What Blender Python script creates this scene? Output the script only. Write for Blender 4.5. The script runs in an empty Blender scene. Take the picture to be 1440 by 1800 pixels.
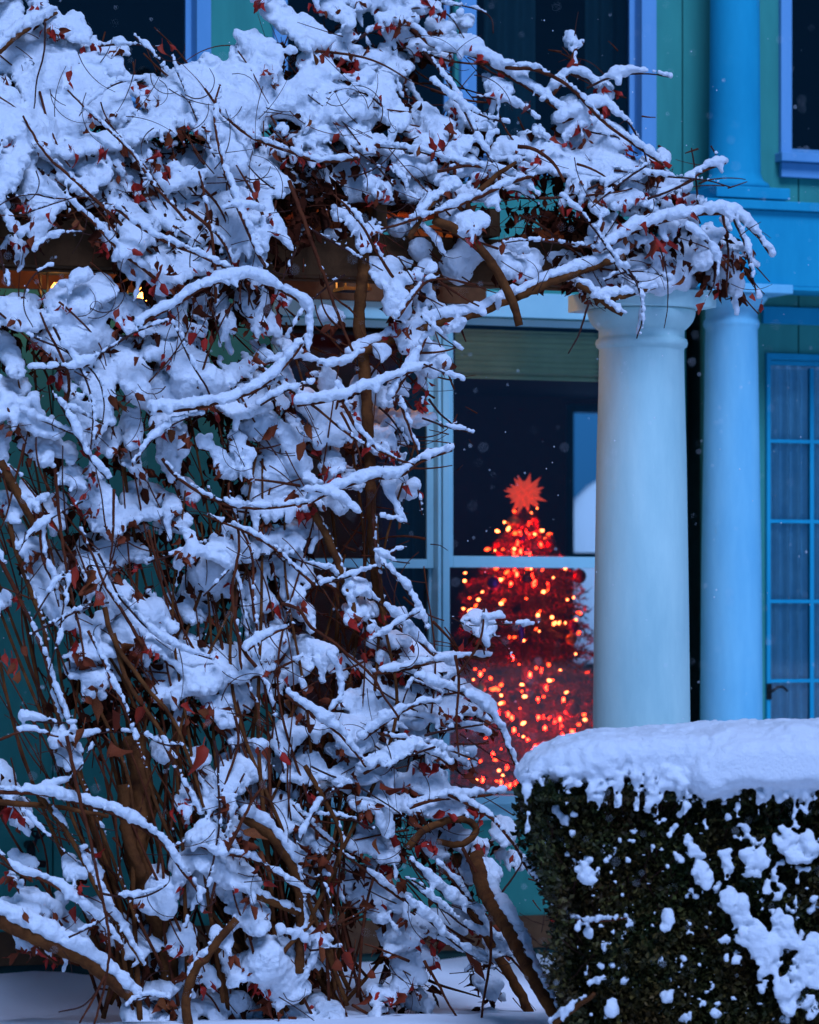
import bpy, math, random
import numpy as np
from mathutils import Vector, Matrix, Euler

random.seed(7)
rng = np.random.default_rng(11)
SC = bpy.context.scene
COL = SC.collection

# ------------------------------------------------------------------ camera
YAW = math.radians(22.0)
FPX = 6500.0           # focal length in photo pixels (photo 1440 wide)
HORY = 1107.0          # horizon row
CAMZ = 1.6
CA, SA = math.cos(YAW), math.sin(YAW)
RIGHT = np.array([CA, -SA, 0.0]); FWD = np.array([SA, CA, 0.0]); UP = np.array([0, 0, 1.0])
cam_d = bpy.data.cameras.new('camera')
cam = bpy.data.objects.new('camera', cam_d); COL.objects.link(cam)
cam.location = (0, 0, CAMZ)
cam.rotation_euler = (math.radians(90), 0, -YAW)
cam_d.sensor_fit = 'HORIZONTAL'; cam_d.sensor_width = 36.0
cam_d.lens = FPX / 1440 * 36.0
cam_d.shift_y = (HORY - 900) / 1440
cam_d.clip_end = 2000
cam_d.dof.use_dof = True
cam_d.dof.focus_distance = 15.3
cam_d.dof.aperture_fstop = 2.8
SC.camera = cam

# ------------------------------------------------------------------ world, overcast dusk
SUN_EL, SUN_ROT = math.radians(62), math.radians(-25)
w = bpy.data.worlds.new('World'); SC.world = w; w.use_nodes = True
nt = w.node_tree; nt.nodes.clear()
sky = nt.nodes.new('ShaderNodeTexSky'); sky.sky_type = 'NISHITA'; sky.sun_disc = False
sky.sun_elevation = math.radians(6); sky.sun_rotation = math.radians(200)
sky.air_density = 1.5; sky.dust_density = 0.6; sky.ozone_density = 4.0
bw = nt.nodes.new('ShaderNodeRGBToBW')
tint = nt.nodes.new('ShaderNodeMix'); tint.data_type = 'RGBA'; tint.blend_type = 'MULTIPLY'
tint.inputs[0].default_value = 1.0
tint.inputs[7].default_value = (0.06, 0.345, 1.0, 1)
bg = nt.nodes.new('ShaderNodeBackground'); bg.inputs[1].default_value = 0.082
out = nt.nodes.new('ShaderNodeOutputWorld')
nt.links.new(sky.outputs[0], bw.inputs[0]); nt.links.new(bw.outputs[0], tint.inputs[6])
nt.links.new(tint.outputs[2], bg.inputs[0]); nt.links.new(bg.outputs[0], out.inputs[0])

sun_d = bpy.data.lights.new('overcast_sky_light', 'SUN')
sun_d.energy = 1.5; sun_d.angle = math.radians(24); sun_d.color = (0.41, 0.57, 1.0)
sun = bpy.data.objects.new('overcast_sky_light', sun_d); COL.objects.link(sun)
_sd = -(FWD * -0.78 + RIGHT * 0.22 + UP * 1.0)       # light travels down, away from the camera side
sun.rotation_euler = Vector(_sd).to_track_quat('-Z', 'Y').to_euler()
SC.view_settings.view_transform = 'Standard'; SC.view_settings.look = 'None'
SC.view_settings.exposure = 1.16; SC.view_settings.gamma = 1.0
SC.cycles.max_bounces = 6; SC.cycles.diffuse_bounces = 2; SC.cycles.transparent_max_bounces = 12
SC.cycles.caustics_reflective = False; SC.cycles.caustics_refractive = False
SC.cycles.use_denoising = True

# ------------------------------------------------------------------ pixel <-> place
def P(x, y, t):
    u = (x - 720) / FPX; v = (HORY - y) / FPX
    return FWD * t + RIGHT * (u * t) + UP * (v * t + CAMZ)
def tY(x, Y):                       # camera depth of the plane world-Y = Y along column x
    u = (x - 720) / FPX
    return Y / (CA - u * SA)
def PY(x, y, Y): return P(x, y, tY(x, Y))
def WX(x, Y): return float(PY(x, 900, Y)[0])
def WZ(x, y, Y): return float(PY(x, y, Y)[2])

# ------------------------------------------------------------------ materials
def mat(name, col, rough=0.6, spec=0.3, emis=None, estr=0, var=None, vscale=8, bump=0, bscale=40, metal=0, var2=None, stretch=None):
    m = bpy.data.materials.new(name); m.use_nodes = True
    n = m.node_tree; b = n.nodes['Principled BSDF']
    b.inputs['Base Color'].default_value = (*col, 1); b.inputs['Roughness'].default_value = rough
    b.inputs['Specular IOR Level'].default_value = spec; b.inputs['Metallic'].default_value = metal
    tc = n.nodes.new('ShaderNodeTexCoord')
    if var is not None:
        nz = n.nodes.new('ShaderNodeTexNoise'); nz.inputs['Scale'].default_value = vscale
        nz.inputs['Detail'].default_value = 6; nz.inputs['Roughness'].default_value = 0.65
        mx = n.nodes.new('ShaderNodeMix'); mx.data_type = 'RGBA'
        cr = n.nodes.new('ShaderNodeValToRGB')
        cr.color_ramp.elements[0].position = 0.35; cr.color_ramp.elements[1].position = 0.68
        mx.inputs[6].default_value = (*col, 1); mx.inputs[7].default_value = (*var, 1)
        if stretch:
            mp = n.nodes.new('ShaderNodeMapping'); mp.inputs['Scale'].default_value = stretch
            n.links.new(tc.outputs['Object'], mp.inputs[0]); n.links.new(mp.outputs[0], nz.inputs['Vector'])
        else: n.links.new(tc.outputs['Object'], nz.inputs['Vector'])
        n.links.new(nz.outputs[0], cr.inputs[0])
        n.links.new(cr.outputs[0], mx.inputs[0])
        src = mx.outputs[2]
        if var2 is not None:
            oi = n.nodes.new('ShaderNodeObjectInfo'); mx2 = n.nodes.new('ShaderNodeMix'); mx2.data_type = 'RGBA'
            n.links.new(oi.outputs['Random'], mx2.inputs[0]); n.links.new(src, mx2.inputs[6])
            mx2.inputs[7].default_value = (*var2, 1); src = mx2.outputs[2]
        n.links.new(src, b.inputs['Base Color'])
    if bump:
        nz2 = n.nodes.new('ShaderNodeTexNoise'); nz2.inputs['Scale'].default_value = bscale
        nz2.inputs['Detail'].default_value = 8; nz2.inputs['Roughness'].default_value = 0.7
        bp = n.nodes.new('ShaderNodeBump'); bp.inputs['Strength'].default_value = bump; bp.inputs['Distance'].default_value = 0.01
        n.links.new(tc.outputs['Object'], nz2.inputs['Vector']); n.links.new(nz2.outputs[0], bp.inputs['Height'])
        n.links.new(bp.outputs[0], b.inputs['Normal'])
    if emis is not None:
        b.inputs['Emission Color'].default_value = (*emis, 1); b.inputs['Emission Strength'].default_value = estr
    return m

def glass_mat(name, tintc):
    m = bpy.data.materials.new(name); m.use_nodes = True
    n = m.node_tree; n.nodes.clear()
    o = n.nodes.new('ShaderNodeOutputMaterial'); tr = n.nodes.new('ShaderNodeBsdfTransparent')
    gl = n.nodes.new('ShaderNodeBsdfGlossy'); mx = n.nodes.new('ShaderNodeMixShader'); fr = n.nodes.new('ShaderNodeFresnel')
    fr.inputs[0].default_value = 1.45; tr.inputs[0].default_value = (*tintc, 1); gl.inputs['Roughness'].default_value = 0.02
    n.links.new(fr.outputs[0], mx.inputs[0]); n.links.new(tr.outputs[0], mx.inputs[1]); n.links.new(gl.outputs[0], mx.inputs[2])
    n.links.new(mx.outputs[0], o.inputs[0]); return m

M = {}
M['snow'] = mat('snow', (0.86, 0.88, 0.92), 0.75, 0.15, bump=0.9, bscale=85)
M['snow_ground'] = mat('ground_snow', (0.84, 0.86, 0.91), 0.8, 0.1, bump=0.4, bscale=30)
M['wall'] = mat('sage_paint', (0.06, 0.34, 0.28), 0.55, 0.06, var=(0.045, 0.26, 0.22), vscale=5, stretch=(1, 1, 0.2), bump=0.08, bscale=25)
M['trim2'] = mat('window_paint', (0.36, 0.70, 0.76), 0.45, 0.15, var=(0.30, 0.62, 0.70), vscale=2.5, bump=0.06, bscale=30)
M['rear_column'] = mat('white_paint_shade_cast', (0.26, 0.66, 0.82), 0.45, 0.15, var=(0.18, 0.55, 0.74), vscale=7, stretch=(1, 1, 0.2), bump=0.08, bscale=22)  # white column; the teal of its shade is put into the colour
M['trim'] = mat('white_trim_blue_cast', (0.02, 0.37, 0.55), 0.45, 0.06, var=(0.012, 0.30, 0.47), vscale=4, stretch=(1, 1, 0.25), bump=0.06, bscale=30)  # white trim; blue cast of the shaded light put into the base colour
M['column'] = mat('column_paint', (0.56, 0.80, 0.76), 0.5, 0.2, var=(0.42, 0.67, 0.66), vscale=6.0, stretch=(1, 1, 0.22), bump=0.08, bscale=22)
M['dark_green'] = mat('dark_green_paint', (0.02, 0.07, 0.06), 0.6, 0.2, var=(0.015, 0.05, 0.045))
M['bark'] = mat('bark', (0.19, 0.062, 0.017), 0.9, 0.08, var=(0.07, 0.021, 0.008), vscale=14, bump=0.8, bscale=60)
M['cane'] = mat('cane_bark', (0.14, 0.034, 0.012), 0.8, 0.08, var=(0.06, 0.015, 0.008), vscale=18, bump=0.4, bscale=80)
M['twig'] = mat('dark_twig', (0.05, 0.016, 0.011), 0.8, 0.15)
M['red_leaf'] = mat('red_leaf', (0.50, 0.020, 0.010), 0.6, 0.2, var=(0.24, 0.010, 0.007), vscale=25, var2=(0.26, 0.030, 0.010))
M['brown_leaf'] = mat('brown_leaf', (0.25, 0.070, 0.018), 0.75, 0.15, var=(0.12, 0.026, 0.008), vscale=20, var2=(0.17, 0.022, 0.008))
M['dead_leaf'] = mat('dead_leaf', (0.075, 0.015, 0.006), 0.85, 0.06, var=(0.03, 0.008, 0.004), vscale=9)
M['wood'] = mat('weathered_beam', (0.16, 0.07, 0.03), 0.85, 0.1, var=(0.09, 0.04, 0.018), vscale=7, bump=0.5, bscale=40)
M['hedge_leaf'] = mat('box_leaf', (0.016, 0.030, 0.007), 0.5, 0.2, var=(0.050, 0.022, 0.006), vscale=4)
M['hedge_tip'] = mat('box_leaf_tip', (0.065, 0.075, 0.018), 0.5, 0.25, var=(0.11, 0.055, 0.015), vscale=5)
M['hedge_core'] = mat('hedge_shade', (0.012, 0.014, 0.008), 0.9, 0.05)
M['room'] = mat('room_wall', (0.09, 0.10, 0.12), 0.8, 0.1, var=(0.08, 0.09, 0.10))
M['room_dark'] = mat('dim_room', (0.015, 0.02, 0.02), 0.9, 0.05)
M['curtain'] = mat('net_curtain', (0.55, 0.84, 0.95), 0.9, 0.05, var=(0.40, 0.70, 0.85), vscale=10)
M['drape'] = mat('dark_drape', (0.06, 0.11, 0.11), 0.95, 0.02)
M['blind'] = mat('linen_blind', (0.85, 0.72, 0.34), 0.9, 0.05, var=(0.72, 0.62, 0.28), vscale=6)
M['glass'] = glass_mat('window_glass', (0.82, 0.93, 0.95))
M['iron'] = mat('black_iron', (0.012, 0.011, 0.012), 0.45, 0.4, metal=0.3)
M['brown_base'] = mat('base_board', (0.16, 0.08, 0.04), 0.8, 0.1, var=(0.09, 0.045, 0.025))
M['fir'] = mat('fir_needles', (0.09, 0.075, 0.028), 0.6, 0.2, var=(0.18, 0.06, 0.03), vscale=5)  # red glow of the bulbs partly put into the needle colour
M['bulb_red'] = mat('tree_bulb', (0.9, 0.3, 0.1), 0.4, 0.2, emis=(1.0, 0.115, 0.028), estr=13)
M['bulb_orange'] = mat('tree_bulb_orange', (0.9, 0.2, 0.05), 0.4, 0.2, emis=(1.0, 0.030, 0.005), estr=8)
M['casing'] = mat('casing_paint', (0.19, 0.42, 0.68), 0.45, 0.08, var=(0.14, 0.36, 0.6), vscale=4, stretch=(1, 1, 0.25))
M['bulb_fill'] = mat('added_inner_bulb', (0.9, 0.1, 0.05), 0.4, 0.2, emis=(1.0, 0.006, 0.002), estr=95)  # for unseen bulbs added to redden the foliage
M['tinsel'] = mat('red_tinsel', (0.75, 0.05, 0.03), 0.35, 0.5, metal=0.2)
M['star'] = mat('lit_star', (0.8, 0.16, 0.08), 0.6, 0.2, emis=(1.0, 0.075, 0.035), estr=0.28)
M['lamp'] = mat('warm_bulb', (1, 0.7, 0.3), 0.4, 0.1, emis=(1.0, 0.36, 0.06), estr=2.2)
M['orn_red'] = mat('red_ornament', (0.65, 0.03, 0.03), 0.18, 0.6, metal=0.5)
M['orn_magenta'] = mat('magenta_ornament', (0.60, 0.03, 0.35), 0.2, 0.6, metal=0.5)
M['orn_amber'] = mat('amber_ornament', (0.85, 0.42, 0.10), 0.25, 0.5, metal=0.3)
M['bark_tree'] = mat('fir_trunk', (0.08, 0.04, 0.02), 0.9, 0.1)
M['wire'] = mat('green_wire', (0.01, 0.02, 0.01), 0.7, 0.1)
M['flake'] = mat('snowflake', (0.86, 0.89, 0.93), 0.8, 0.1)

# ------------------------------------------------------------------ object helpers
def empty(name, loc, label, cat, group=None, rz=0):
    o = bpy.data.objects.new(name, None); COL.objects.link(o); o.location = loc; o.rotation_euler[2] = rz
    o.empty_display_size = 0.1
    o['label'] = label; o['category'] = cat
    if group: o['group'] = group
    return o
def tag(o, label, cat=None, group=None, kind=None):
    o['label'] = label
    if cat: o['category'] = cat
    if group: o['group'] = group
    if kind: o['kind'] = kind
    return o
def rootloc(o):
    while o.parent: o = o.parent
    return np.array(o.location)
def mesh_np(name, V, F, smooth=False, mats=None):
    V = np.asarray(V, dtype=np.float32); F = np.asarray(F, dtype=np.int32)
    me = bpy.data.meshes.new(name); k = F.shape[1]
    me.vertices.add(len(V)); me.vertices.foreach_set('co', V.ravel())
    me.loops.add(F.size); me.loops.foreach_set('vertex_index', F.ravel())
    me.polygons.add(len(F)); me.polygons.foreach_set('loop_start', np.arange(0, F.size, k, dtype=np.int32))
    me.polygons.foreach_set('loop_total', np.full(len(F), k, dtype=np.int32))
    me.polygons.foreach_set('use_smooth', np.full(len(F), smooth, dtype=bool))
    me.update(calc_edges=True); me.validate()
    return me
def add(name, V, F, material, parent=None, smooth=False, kind=None):
    V = np.asarray(V, dtype=float)
    if parent is not None: V = V - rootloc(parent)
    if isinstance(F, np.ndarray): me = mesh_np(name, V, F, smooth)
    else:
        me = bpy.data.meshes.new(name); me.from_pydata([tuple(v) for v in V], [], [tuple(f) for f in F])
        if smooth: me.polygons.foreach_set('use_smooth', [True] * len(me.polygons))
        me.update()
    me.materials.append(material)
    o = bpy.data.objects.new(name, me); COL.objects.link(o)
    if parent is not None: o.parent = parent
    if kind: o['kind'] = kind
    return o
class MB:
    def __init__(s): s.V = []; s.F = []
    def box(s, x0, x1, y0, y1, z0, z1):
        if x0 > x1: x0, x1 = x1, x0
        if y0 > y1: y0, y1 = y1, y0
        if z0 > z1: z0, z1 = z1, z0
        b = len(s.V)
        s.V += [(x0,y0,z0),(x1,y0,z0),(x1,y1,z0),(x0,y1,z0),(x0,y0,z1),(x1,y0,z1),(x1,y1,z1),(x0,y1,z1)]
        s.F += [tuple(b+i for i in f) for f in ((0,3,2,1),(4,5,6,7),(0,1,5,4),(1,2,6,5),(2,3,7,6),(3,0,4,7))]
        return s
    def lathe(s, prof, c, n=48):
        b = len(s.V)
        for (r, z) in prof:
            for k in range(n):
                a = 2*math.pi*k/n; s.V.append((c[0]+r*math.cos(a), c[1]+r*math.sin(a), z))
        for i in range(len(prof)-1):
            for k in range(n):
                k2 = (k+1) % n
                s.F.append((b+i*n+k, b+i*n+k2, b+(i+1)*n+k2, b+(i+1)*n+k))
        s.F.append(tuple(b+k for k in range(n))[::-1]); s.F.append(tuple(b+(len(prof)-1)*n+k for k in range(n)))
        return s
    def tube(s, pts, rad, n=7, jit=0.0):
        V, F = tube(pts, rad, n, jit); b = len(s.V)
        s.V += [tuple(v) for v in V]; s.F += [tuple(b+i for i in f) for f in F]; return s
    def out(s, name, material, parent=None, smooth=False, kind=None, bevel=0):
        o = add(name, s.V, s.F, material, parent, smooth, kind)
        if bevel:
            md = o.modifiers.new('edge', 'BEVEL'); md.width = bevel; md.segments = 2; md.limit_method = 'ANGLE'
        return o
def catmull(pts, step):
    pts = np.asarray(pts, float)
    if len(pts) < 3:
        n = max(2, int(np.linalg.norm(pts[-1]-pts[0])/step)+1)
        return np.array([pts[0]+(pts[-1]-pts[0])*i/(n-1) for i in range(n)])
    q = np.vstack([2*pts[0]-pts[1], pts, 2*pts[-1]-pts[-2]]); outp = []
    for i in range(1, len(q)-2):
        n = max(1, int(np.linalg.norm(q[i+1, :3]-q[i, :3])/step))
        for k in range(n):
            t = k/n
            outp.append(0.5*((2*q[i])+(-q[i-1]+q[i+1])*t+(2*q[i-1]-5*q[i]+4*q[i+1]-q[i+2])*t*t+(-q[i-1]+3*q[i]-3*q[i+1]+q[i+2])*t**3))
    outp.append(q[-2]); return np.array(outp)
def tube(pts, rad, n=6, jit=0.0):
    pts = np.asarray(pts, float); m = len(pts); rad = np.broadcast_to(np.asarray(rad, float), (m,))
    tan = np.gradient(pts, axis=0); tan /= (np.linalg.norm(tan, axis=1, keepdims=True)+1e-9)
    ref = np.array([0.31, -0.93, 0.2])
    a = np.cross(tan, ref); a /= (np.linalg.norm(a, axis=1, keepdims=True)+1e-9); b = np.cross(tan, a)
    ang = np.arange(n)*2*math.pi/n
    rr = rad[:, None]*(1+(rng.standard_normal((m, n))*jit if jit else 0))
    V = pts[:, None, :]+rr[..., None]*(a[:, None, :]*np.cos(ang)[None, :, None]+b[:, None, :]*np.sin(ang)[None, :, None])
    V = V.reshape(-1, 3)
    i = np.arange(m-1)[:, None]*n; k = np.arange(n)[None, :]; k2 = (np.arange(n)+1) % n
    F = np.stack([i+k, i+k2[None, :], i+n+k2[None, :], i+n+k], -1).reshape(-1, 4)
    F = [tuple(f) for f in F.tolist()] + [tuple(range(n))[::-1], tuple(range((m-1)*n, m*n))]
    return V, F
# value noise on arbitrary points
def vnoise(Q, freq, seed):
    q = Q*freq; i0 = np.floor(q).astype(np.int64); f = (q-i0).astype(np.float32); f = f*f*(3-2*f)
    def h(ix, iy, iz):
        x = (ix*374761393+iy*668265263+iz*2147483647+seed*1274126177) & 0xffffffff
        x = ((x ^ (x >> 13))*1274126177) & 0xffffffff
        return ((x ^ (x >> 16)) & 0xffff).astype(np.float32)/32767.5-1
    r = 0
    for dx in (0, 1):
        for dy in (0, 1):
            for dz in (0, 1):
                wgt = (f[:, 0] if dx else 1-f[:, 0])*(f[:, 1] if dy else 1-f[:, 1])*(f[:, 2] if dz else 1-f[:, 2])
                r = r+wgt*h(i0[:, 0]+dx, i0[:, 1]+dy, i0[:, 2]+dz)
    return r
# a distance field filled ball by ball, then turned into a surface
class Field:
    def __init__(s, lo, hi, h):
        s.lo = np.array(lo, float); s.h = h
        s.n = np.ceil((np.array(hi)-s.lo)/h).astype(int)+1
        s.v = np.full(s.n, 0.06, np.float32)
    def ball(s, c, r, k=0.016, sx=1.0, sy=1.0, sz=1.0):
        sc = np.array([sx, sy, sz]); R = r*sc+0.02+k
        c = np.asarray(c, float)
        a = np.maximum(np.floor((c-R-s.lo)/s.h).astype(int), 0); b = np.minimum(np.ceil((c+R-s.lo)/s.h).astype(int)+1, s.n)
        if np.any(b <= a): return
        g = [((s.lo[i]+np.arange(a[i], b[i])*s.h-c[i])/sc[i]).astype(np.float32) for i in range(3)]
        d = np.sqrt(g[0][:, None, None]**2+g[1][None, :, None]**2+g[2][None, None, :]**2)-np.float32(r)
        d *= np.float32(min(sc))
        sl = s.v[a[0]:b[0], a[1]:b[1], a[2]:b[2]]
        hh = np.maximum(k-np.abs(sl-d), 0)/k
        np.copyto(sl, np.minimum(sl, d)-hh*hh*(k*0.25))
    def rough(s, octs):
        idx = np.nonzero(np.abs(s.v) < 0.035)
        Q = np.stack(idx, 1)*s.h+s.lo
        dv = 0
        for j, (fr, am) in enumerate(octs): dv = dv+am*vnoise(Q, fr, 17+j*31)
        s.v[idx] += dv.astype(np.float32)
    def surface(s):
        v = s.v; ins = v < 0
        ins[0] = ins[-1] = False; ins[:, 0] = ins[:, -1] = False; ins[:, :, 0] = ins[:, :, -1] = False
        u = ins.view(np.uint8); n = s.n
        cnt = np.zeros(n-1, np.uint8)
        off = [(i, j, k) for i in (0, 1) for j in (0, 1) for k in (0, 1)]
        for (i, j, k) in off: cnt += u[i:n[0]-1+i, j:n[1]-1+j, k:n[2]-1+k]
        act = np.nonzero((cnt > 0) & (cnt < 8)); del cnt
        A = np.stack(act, 1); vid = np.full(n-1, -1, np.int32); vid[act] = np.arange(len(A))
        cv = {}
        for o in off:
            val = v[A[:, 0]+o[0], A[:, 1]+o[1], A[:, 2]+o[2]].astype(np.float32)
            isin = ins[A[:, 0]+o[0], A[:, 1]+o[1], A[:, 2]+o[2]]
            cv[o] = np.where(isin, np.minimum(val, -1e-5), np.maximum(val, 1e-5))
        sm = np.zeros((len(A), 3), np.float32); ct = np.zeros(len(A), np.float32)
        for o in off:
            for ax in range(3):
                if o[ax]: continue
                p = list(o); p[ax] = 1; p = tuple(p)
                va, vb = cv[o], cv[p]; cr = (va < 0) != (vb < 0)
                t = va/(va-vb+1e-12); t = np.clip(t, 0, 1)
                q = np.tile(np.array(o, np.float32), (len(A), 1)); q[:, ax] = t
                sm[cr] += q[cr]; ct[cr] += 1
        V = (A+sm/ct[:, None])*s.h+s.lo
        quads = []
        for ax in range(3):
            a0 = [slice(None)]*3; a1 = [slice(None)]*3; a0[ax] = slice(0, -1); a1[ax] = slice(1, None)
            I0 = ins[tuple(a0)]; I1 = ins[tuple(a1)]
            E = np.stack(np.nonzero(I0 != I1), 1)
            flip = I0[E[:, 0], E[:, 1], E[:, 2]]
            b, c = [(1, 2), (2, 0), (0, 1)][ax]
            def cell(db, dc):
                q = E.copy(); q[:, b] -= db; q[:, c] -= dc; return vid[q[:, 0], q[:, 1], q[:, 2]]
            q = np.stack([cell(1, 1), cell(0, 1), cell(0, 0), cell(1, 0)], 1)
            q[~flip] = q[~flip][:, ::-1]; quads.append(q)
        Fq = np.vstack(quads); Fq = Fq[(Fq >= 0).all(1)]
        return V, Fq
def cam2world(Q):      # (right, depth, up) -> world
    Q = np.asarray(Q, float)
    return Q[:, :1]*RIGHT+Q[:, 1:2]*FWD+Q[:, 2:3]*UP+np.array([0, 0, CAMZ])
def Cc(x, y, t): return np.array([(x-720)/FPX*t, t, (HORY-y)/FPX*t])
# ================================================================== GROUND
YW = 16.47
xs = np.concatenate([[-150, -60, -20], np.linspace(1, 13, 90), [30, 70, 160]])
ys = np.concatenate([[-120, -40, -5, 5], np.linspace(12.2, 16.8, 70), [24, 60, 160]])
G = np.array([(x, y, 0) for y in ys for x in xs], float)
nzv = vnoise(G, 1.1, 3)*0.05+vnoise(G, 3.1, 4)*0.02
G[:, 2] = nzv+0.0
nx_ = len(xs)
GF = np.array([(j*nx_+i, j*nx_+i+1, (j+1)*nx_+i+1, (j+1)*nx_+i) for j in range(len(ys)-1) for i in range(nx_-1)])
g = add('ground', G, GF, M['snow_ground'], smooth=True, kind='structure'); g['label'] = 'snow covered ground in front of the house'

# ================================================================== HOUSE
H0 = (WX(720, YW), YW, 0.0)
house = empty('house', H0, 'sage green house with white framed windows behind the snowy vine', 'house')
def rect(x0, x1, y0, y1, Y=YW):
    """pixel rectangle on a house plane -> (X0, X1, Z0, Z1)"""
    xm = (x0+x1)/2
    return WX(x0, Y), WX(x1, Y), WZ(xm, y1, Y), WZ(xm, y0, Y)
HOLES = {
 'W1': rect(785, 1078, 560, 1396), 'W2': rect(484, 768, 560, 1396),
 'U1': rect(-70, 345, -230, 160), 'U2': rect(500, 800, -230, 268), 'U2b': rect(832, 1126, -230, 268),
 'U3': rect(1386, 1660, -230, 278), 'D': rect(1345, 1600, 625, 1660), 'slot': rect(1206, 1236, 380, 1668)}
ZT = 5.7
wx0, wx1 = WX(-330, YW), WX(1800, YW)
ZB = 0.20
groove = WX(1200, YW); bwid = WX(1404, YW)-groove
edges = sorted([groove+k*bwid for k in range(-9, 6) if wx0 < groove+k*bwid < wx1]+[wx0, wx1])
# backing so that the grooves are dark, not open
mb = MB()
xs_ = sorted({wx0, wx1} | {v for h in HOLES.values() for v in h[:2]})
for c0, c1 in zip(xs_[:-1], xs_[1:]):
    mid = (c0+c1)/2; zs = [(0.0, ZT)]
    for h in HOLES.values():
        if h[0] < mid < h[1]:
            nz = []
            for (z0, z1) in zs:
                if h[2] > z0: nz.append((z0, min(h[2], z1)))
                if h[3] < z1: nz.append((max(h[3], z0), z1))
            zs = [(p, q) for p, q in nz if q-p > 0.01]
    for z0, z1 in zs: mb.box(c0, c1, YW+0.032, YW+0.16, z0, z1)
wall = mb.out('wall', M['dark_green'], house)
for a, b in zip(edges[:-1], edges[1:]):
    cuts = sorted({a+0.004, b-0.004} | {v for h in HOLES.values() for v in h[:2] if a+0.01 < v < b-0.01})
    mb = MB()
    for c0, c1 in zip(cuts[:-1], cuts[1:]):
        mid = (c0+c1)/2; zs = [(ZB, ZT)]
        for h in HOLES.values():
            if h[0] < mid < h[1]:
                nz = []
                for (z0, z1) in zs:
                    if h[2] > z0: nz.append((z0, min(h[2], z1)))
                    if h[3] < z1: nz.append((max(h[3], z0), z1))
                zs = [(p, q) for p, q in nz if q-p > 0.01]
        for z0, z1 in zs: MB().box(c0, c1, YW, YW+0.03, z0, z1).out('board', M['wall'], wall)

# base boards at the foot of the wall
bz0, bz1 = WZ(100, 1694, YW), WZ(100, 1672, YW)
MB().box(wx0, HOLES['D'][0], YW-0.03, YW-0.002, bz0, max(bz1, ZB+0.01)).out('base_board', M['brown_base'], house)
MB().box(wx0, HOLES['D'][0], YW-0.012, YW+0.03, 0.0, bz0-0.002).out('foundation', M['dark_green'], house)

def window(hname, tm='trim', casing=0.055, rail=None, double=True, sill=True, head=None, y_in=0.05, sash=0.035, left=True, right=True):
    X0, X1, Z0, Z1 = HOLES[hname]
    mb = MB(); c = casing; f, k = YW-0.030, YW+0.10
    if left: mb.box(X0-c, X0+0.006, f, k, Z0, Z1)
    if right: mb.box(X1-0.006, X1+c, f, k, Z0, Z1)
    mb.box(X0-(c if left else 0), X1+(c if right else 0), f-0.004, k+0.002, Z1+0.001, Z1+(head or c))
    wdw = mb.out('window', M[tm], house, bevel=0.003)
    if sill:
        s = MB().box(X0-c-0.02, X1+c+0.02, YW-0.075, k, Z0-0.045, Z0-0.001)
        s.box(X0-c, X1+c, YW-0.034, YW-0.003, Z0-0.12, Z0-0.047)
        s.out('sill', M[tm], wdw, bevel=0.003)
    yf = YW+y_in
    if rail:
        r0, r1 = rail
        def sashbox(name, x0, x1, z0, z1, y):
            m = MB(); e = sash
            m.box(x0, x0+e, y, y+0.03, z0, z1); m.box(x1-e, x1, y, y+0.03, z0, z1)
            return m, e
        m, e = sashbox('u', X0+0.008, X1-0.008, r0, Z1-0.002, yf-0.032)
        m.box(X0+0.008+e, X1-0.008-e, yf-0.032, yf-0.002, Z1-0.002-e, Z1-0.002); m.box(X0+0.008+e, X1-0.008-e, yf-0.033, yf-0.003, r0, r1)
        m.out('sash', M[tm], wdw, bevel=0.002)
        MB().box(X0+0.008+e, X1-0.008-e, yf-0.018, yf-0.015, r1, Z1-0.002-e).out('pane', M['glass'], wdw)
        m, e = sashbox('l', X0+0.008, X1-0.008, Z0+0.002, r0+0.01, yf); e2 = 0.012
        m = MB(); m.box(X0+0.008, X0+0.008+e2, yf, yf+0.03, Z0+0.002, r0); m.box(X1-0.008-e2, X1-0.008, yf, yf+0.03, Z0+0.002, r0)
        m.box(X0+0.008+e2, X1-0.008-e2, yf, yf+0.03, Z0+0.002, Z0+0.014); m.box(X0+0.008, X1-0.008, yf, yf+0.03, r0+0.001, r1)
        m.out('sash', M[tm], wdw)
        MB().box(X0+0.008+e2, X1-0.008-e2, yf+0.013, yf+0.016, Z0+0.014, r0).out('pane', M['glass'], wdw)
    else:
        e = sash; m = MB()
        m.box(X0+0.007, X0+e, yf, yf+0.03, Z0, Z1); m.box(X1-e, X1-0.007, yf, yf+0.03, Z0, Z1)
        m.box(X0+e, X1-e, yf, yf+0.03, Z0, Z0+e); m.box(X0+e, X1-e, yf, yf+0.03, Z1-e, Z1); m.out('sash', M[tm], wdw)
        MB().box(X0+e, X1-e, yf+0.012, yf+0.015, Z0+e, Z1-e).out('pane', M['glass'], wdw)
    return wdw
wA = window('W1', 'trim2', casing=0.030, rail=(WZ(920, 998, YW), WZ(920, 978, YW)), head=WZ(900, 516, YW)-WZ(900, 560, YW))
wB = window('W2', 'trim2', casing=0.012, rail=(WZ(650, 998, YW), WZ(650, 982, YW)), head=WZ(900, 516, YW)-WZ(900, 560, YW), right=True)
wB['label'] = 'dark tall sash window behind the vine branches'; wA['label'] = 'sash window with the lit tree behind it'
window('U1', 'casing', casing=0.065); window('U2', 'casing', casing=0.06, right=False); window('U2b', 'casing', casing=0.075); window('U3', 'casing', casing=0.055)

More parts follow.
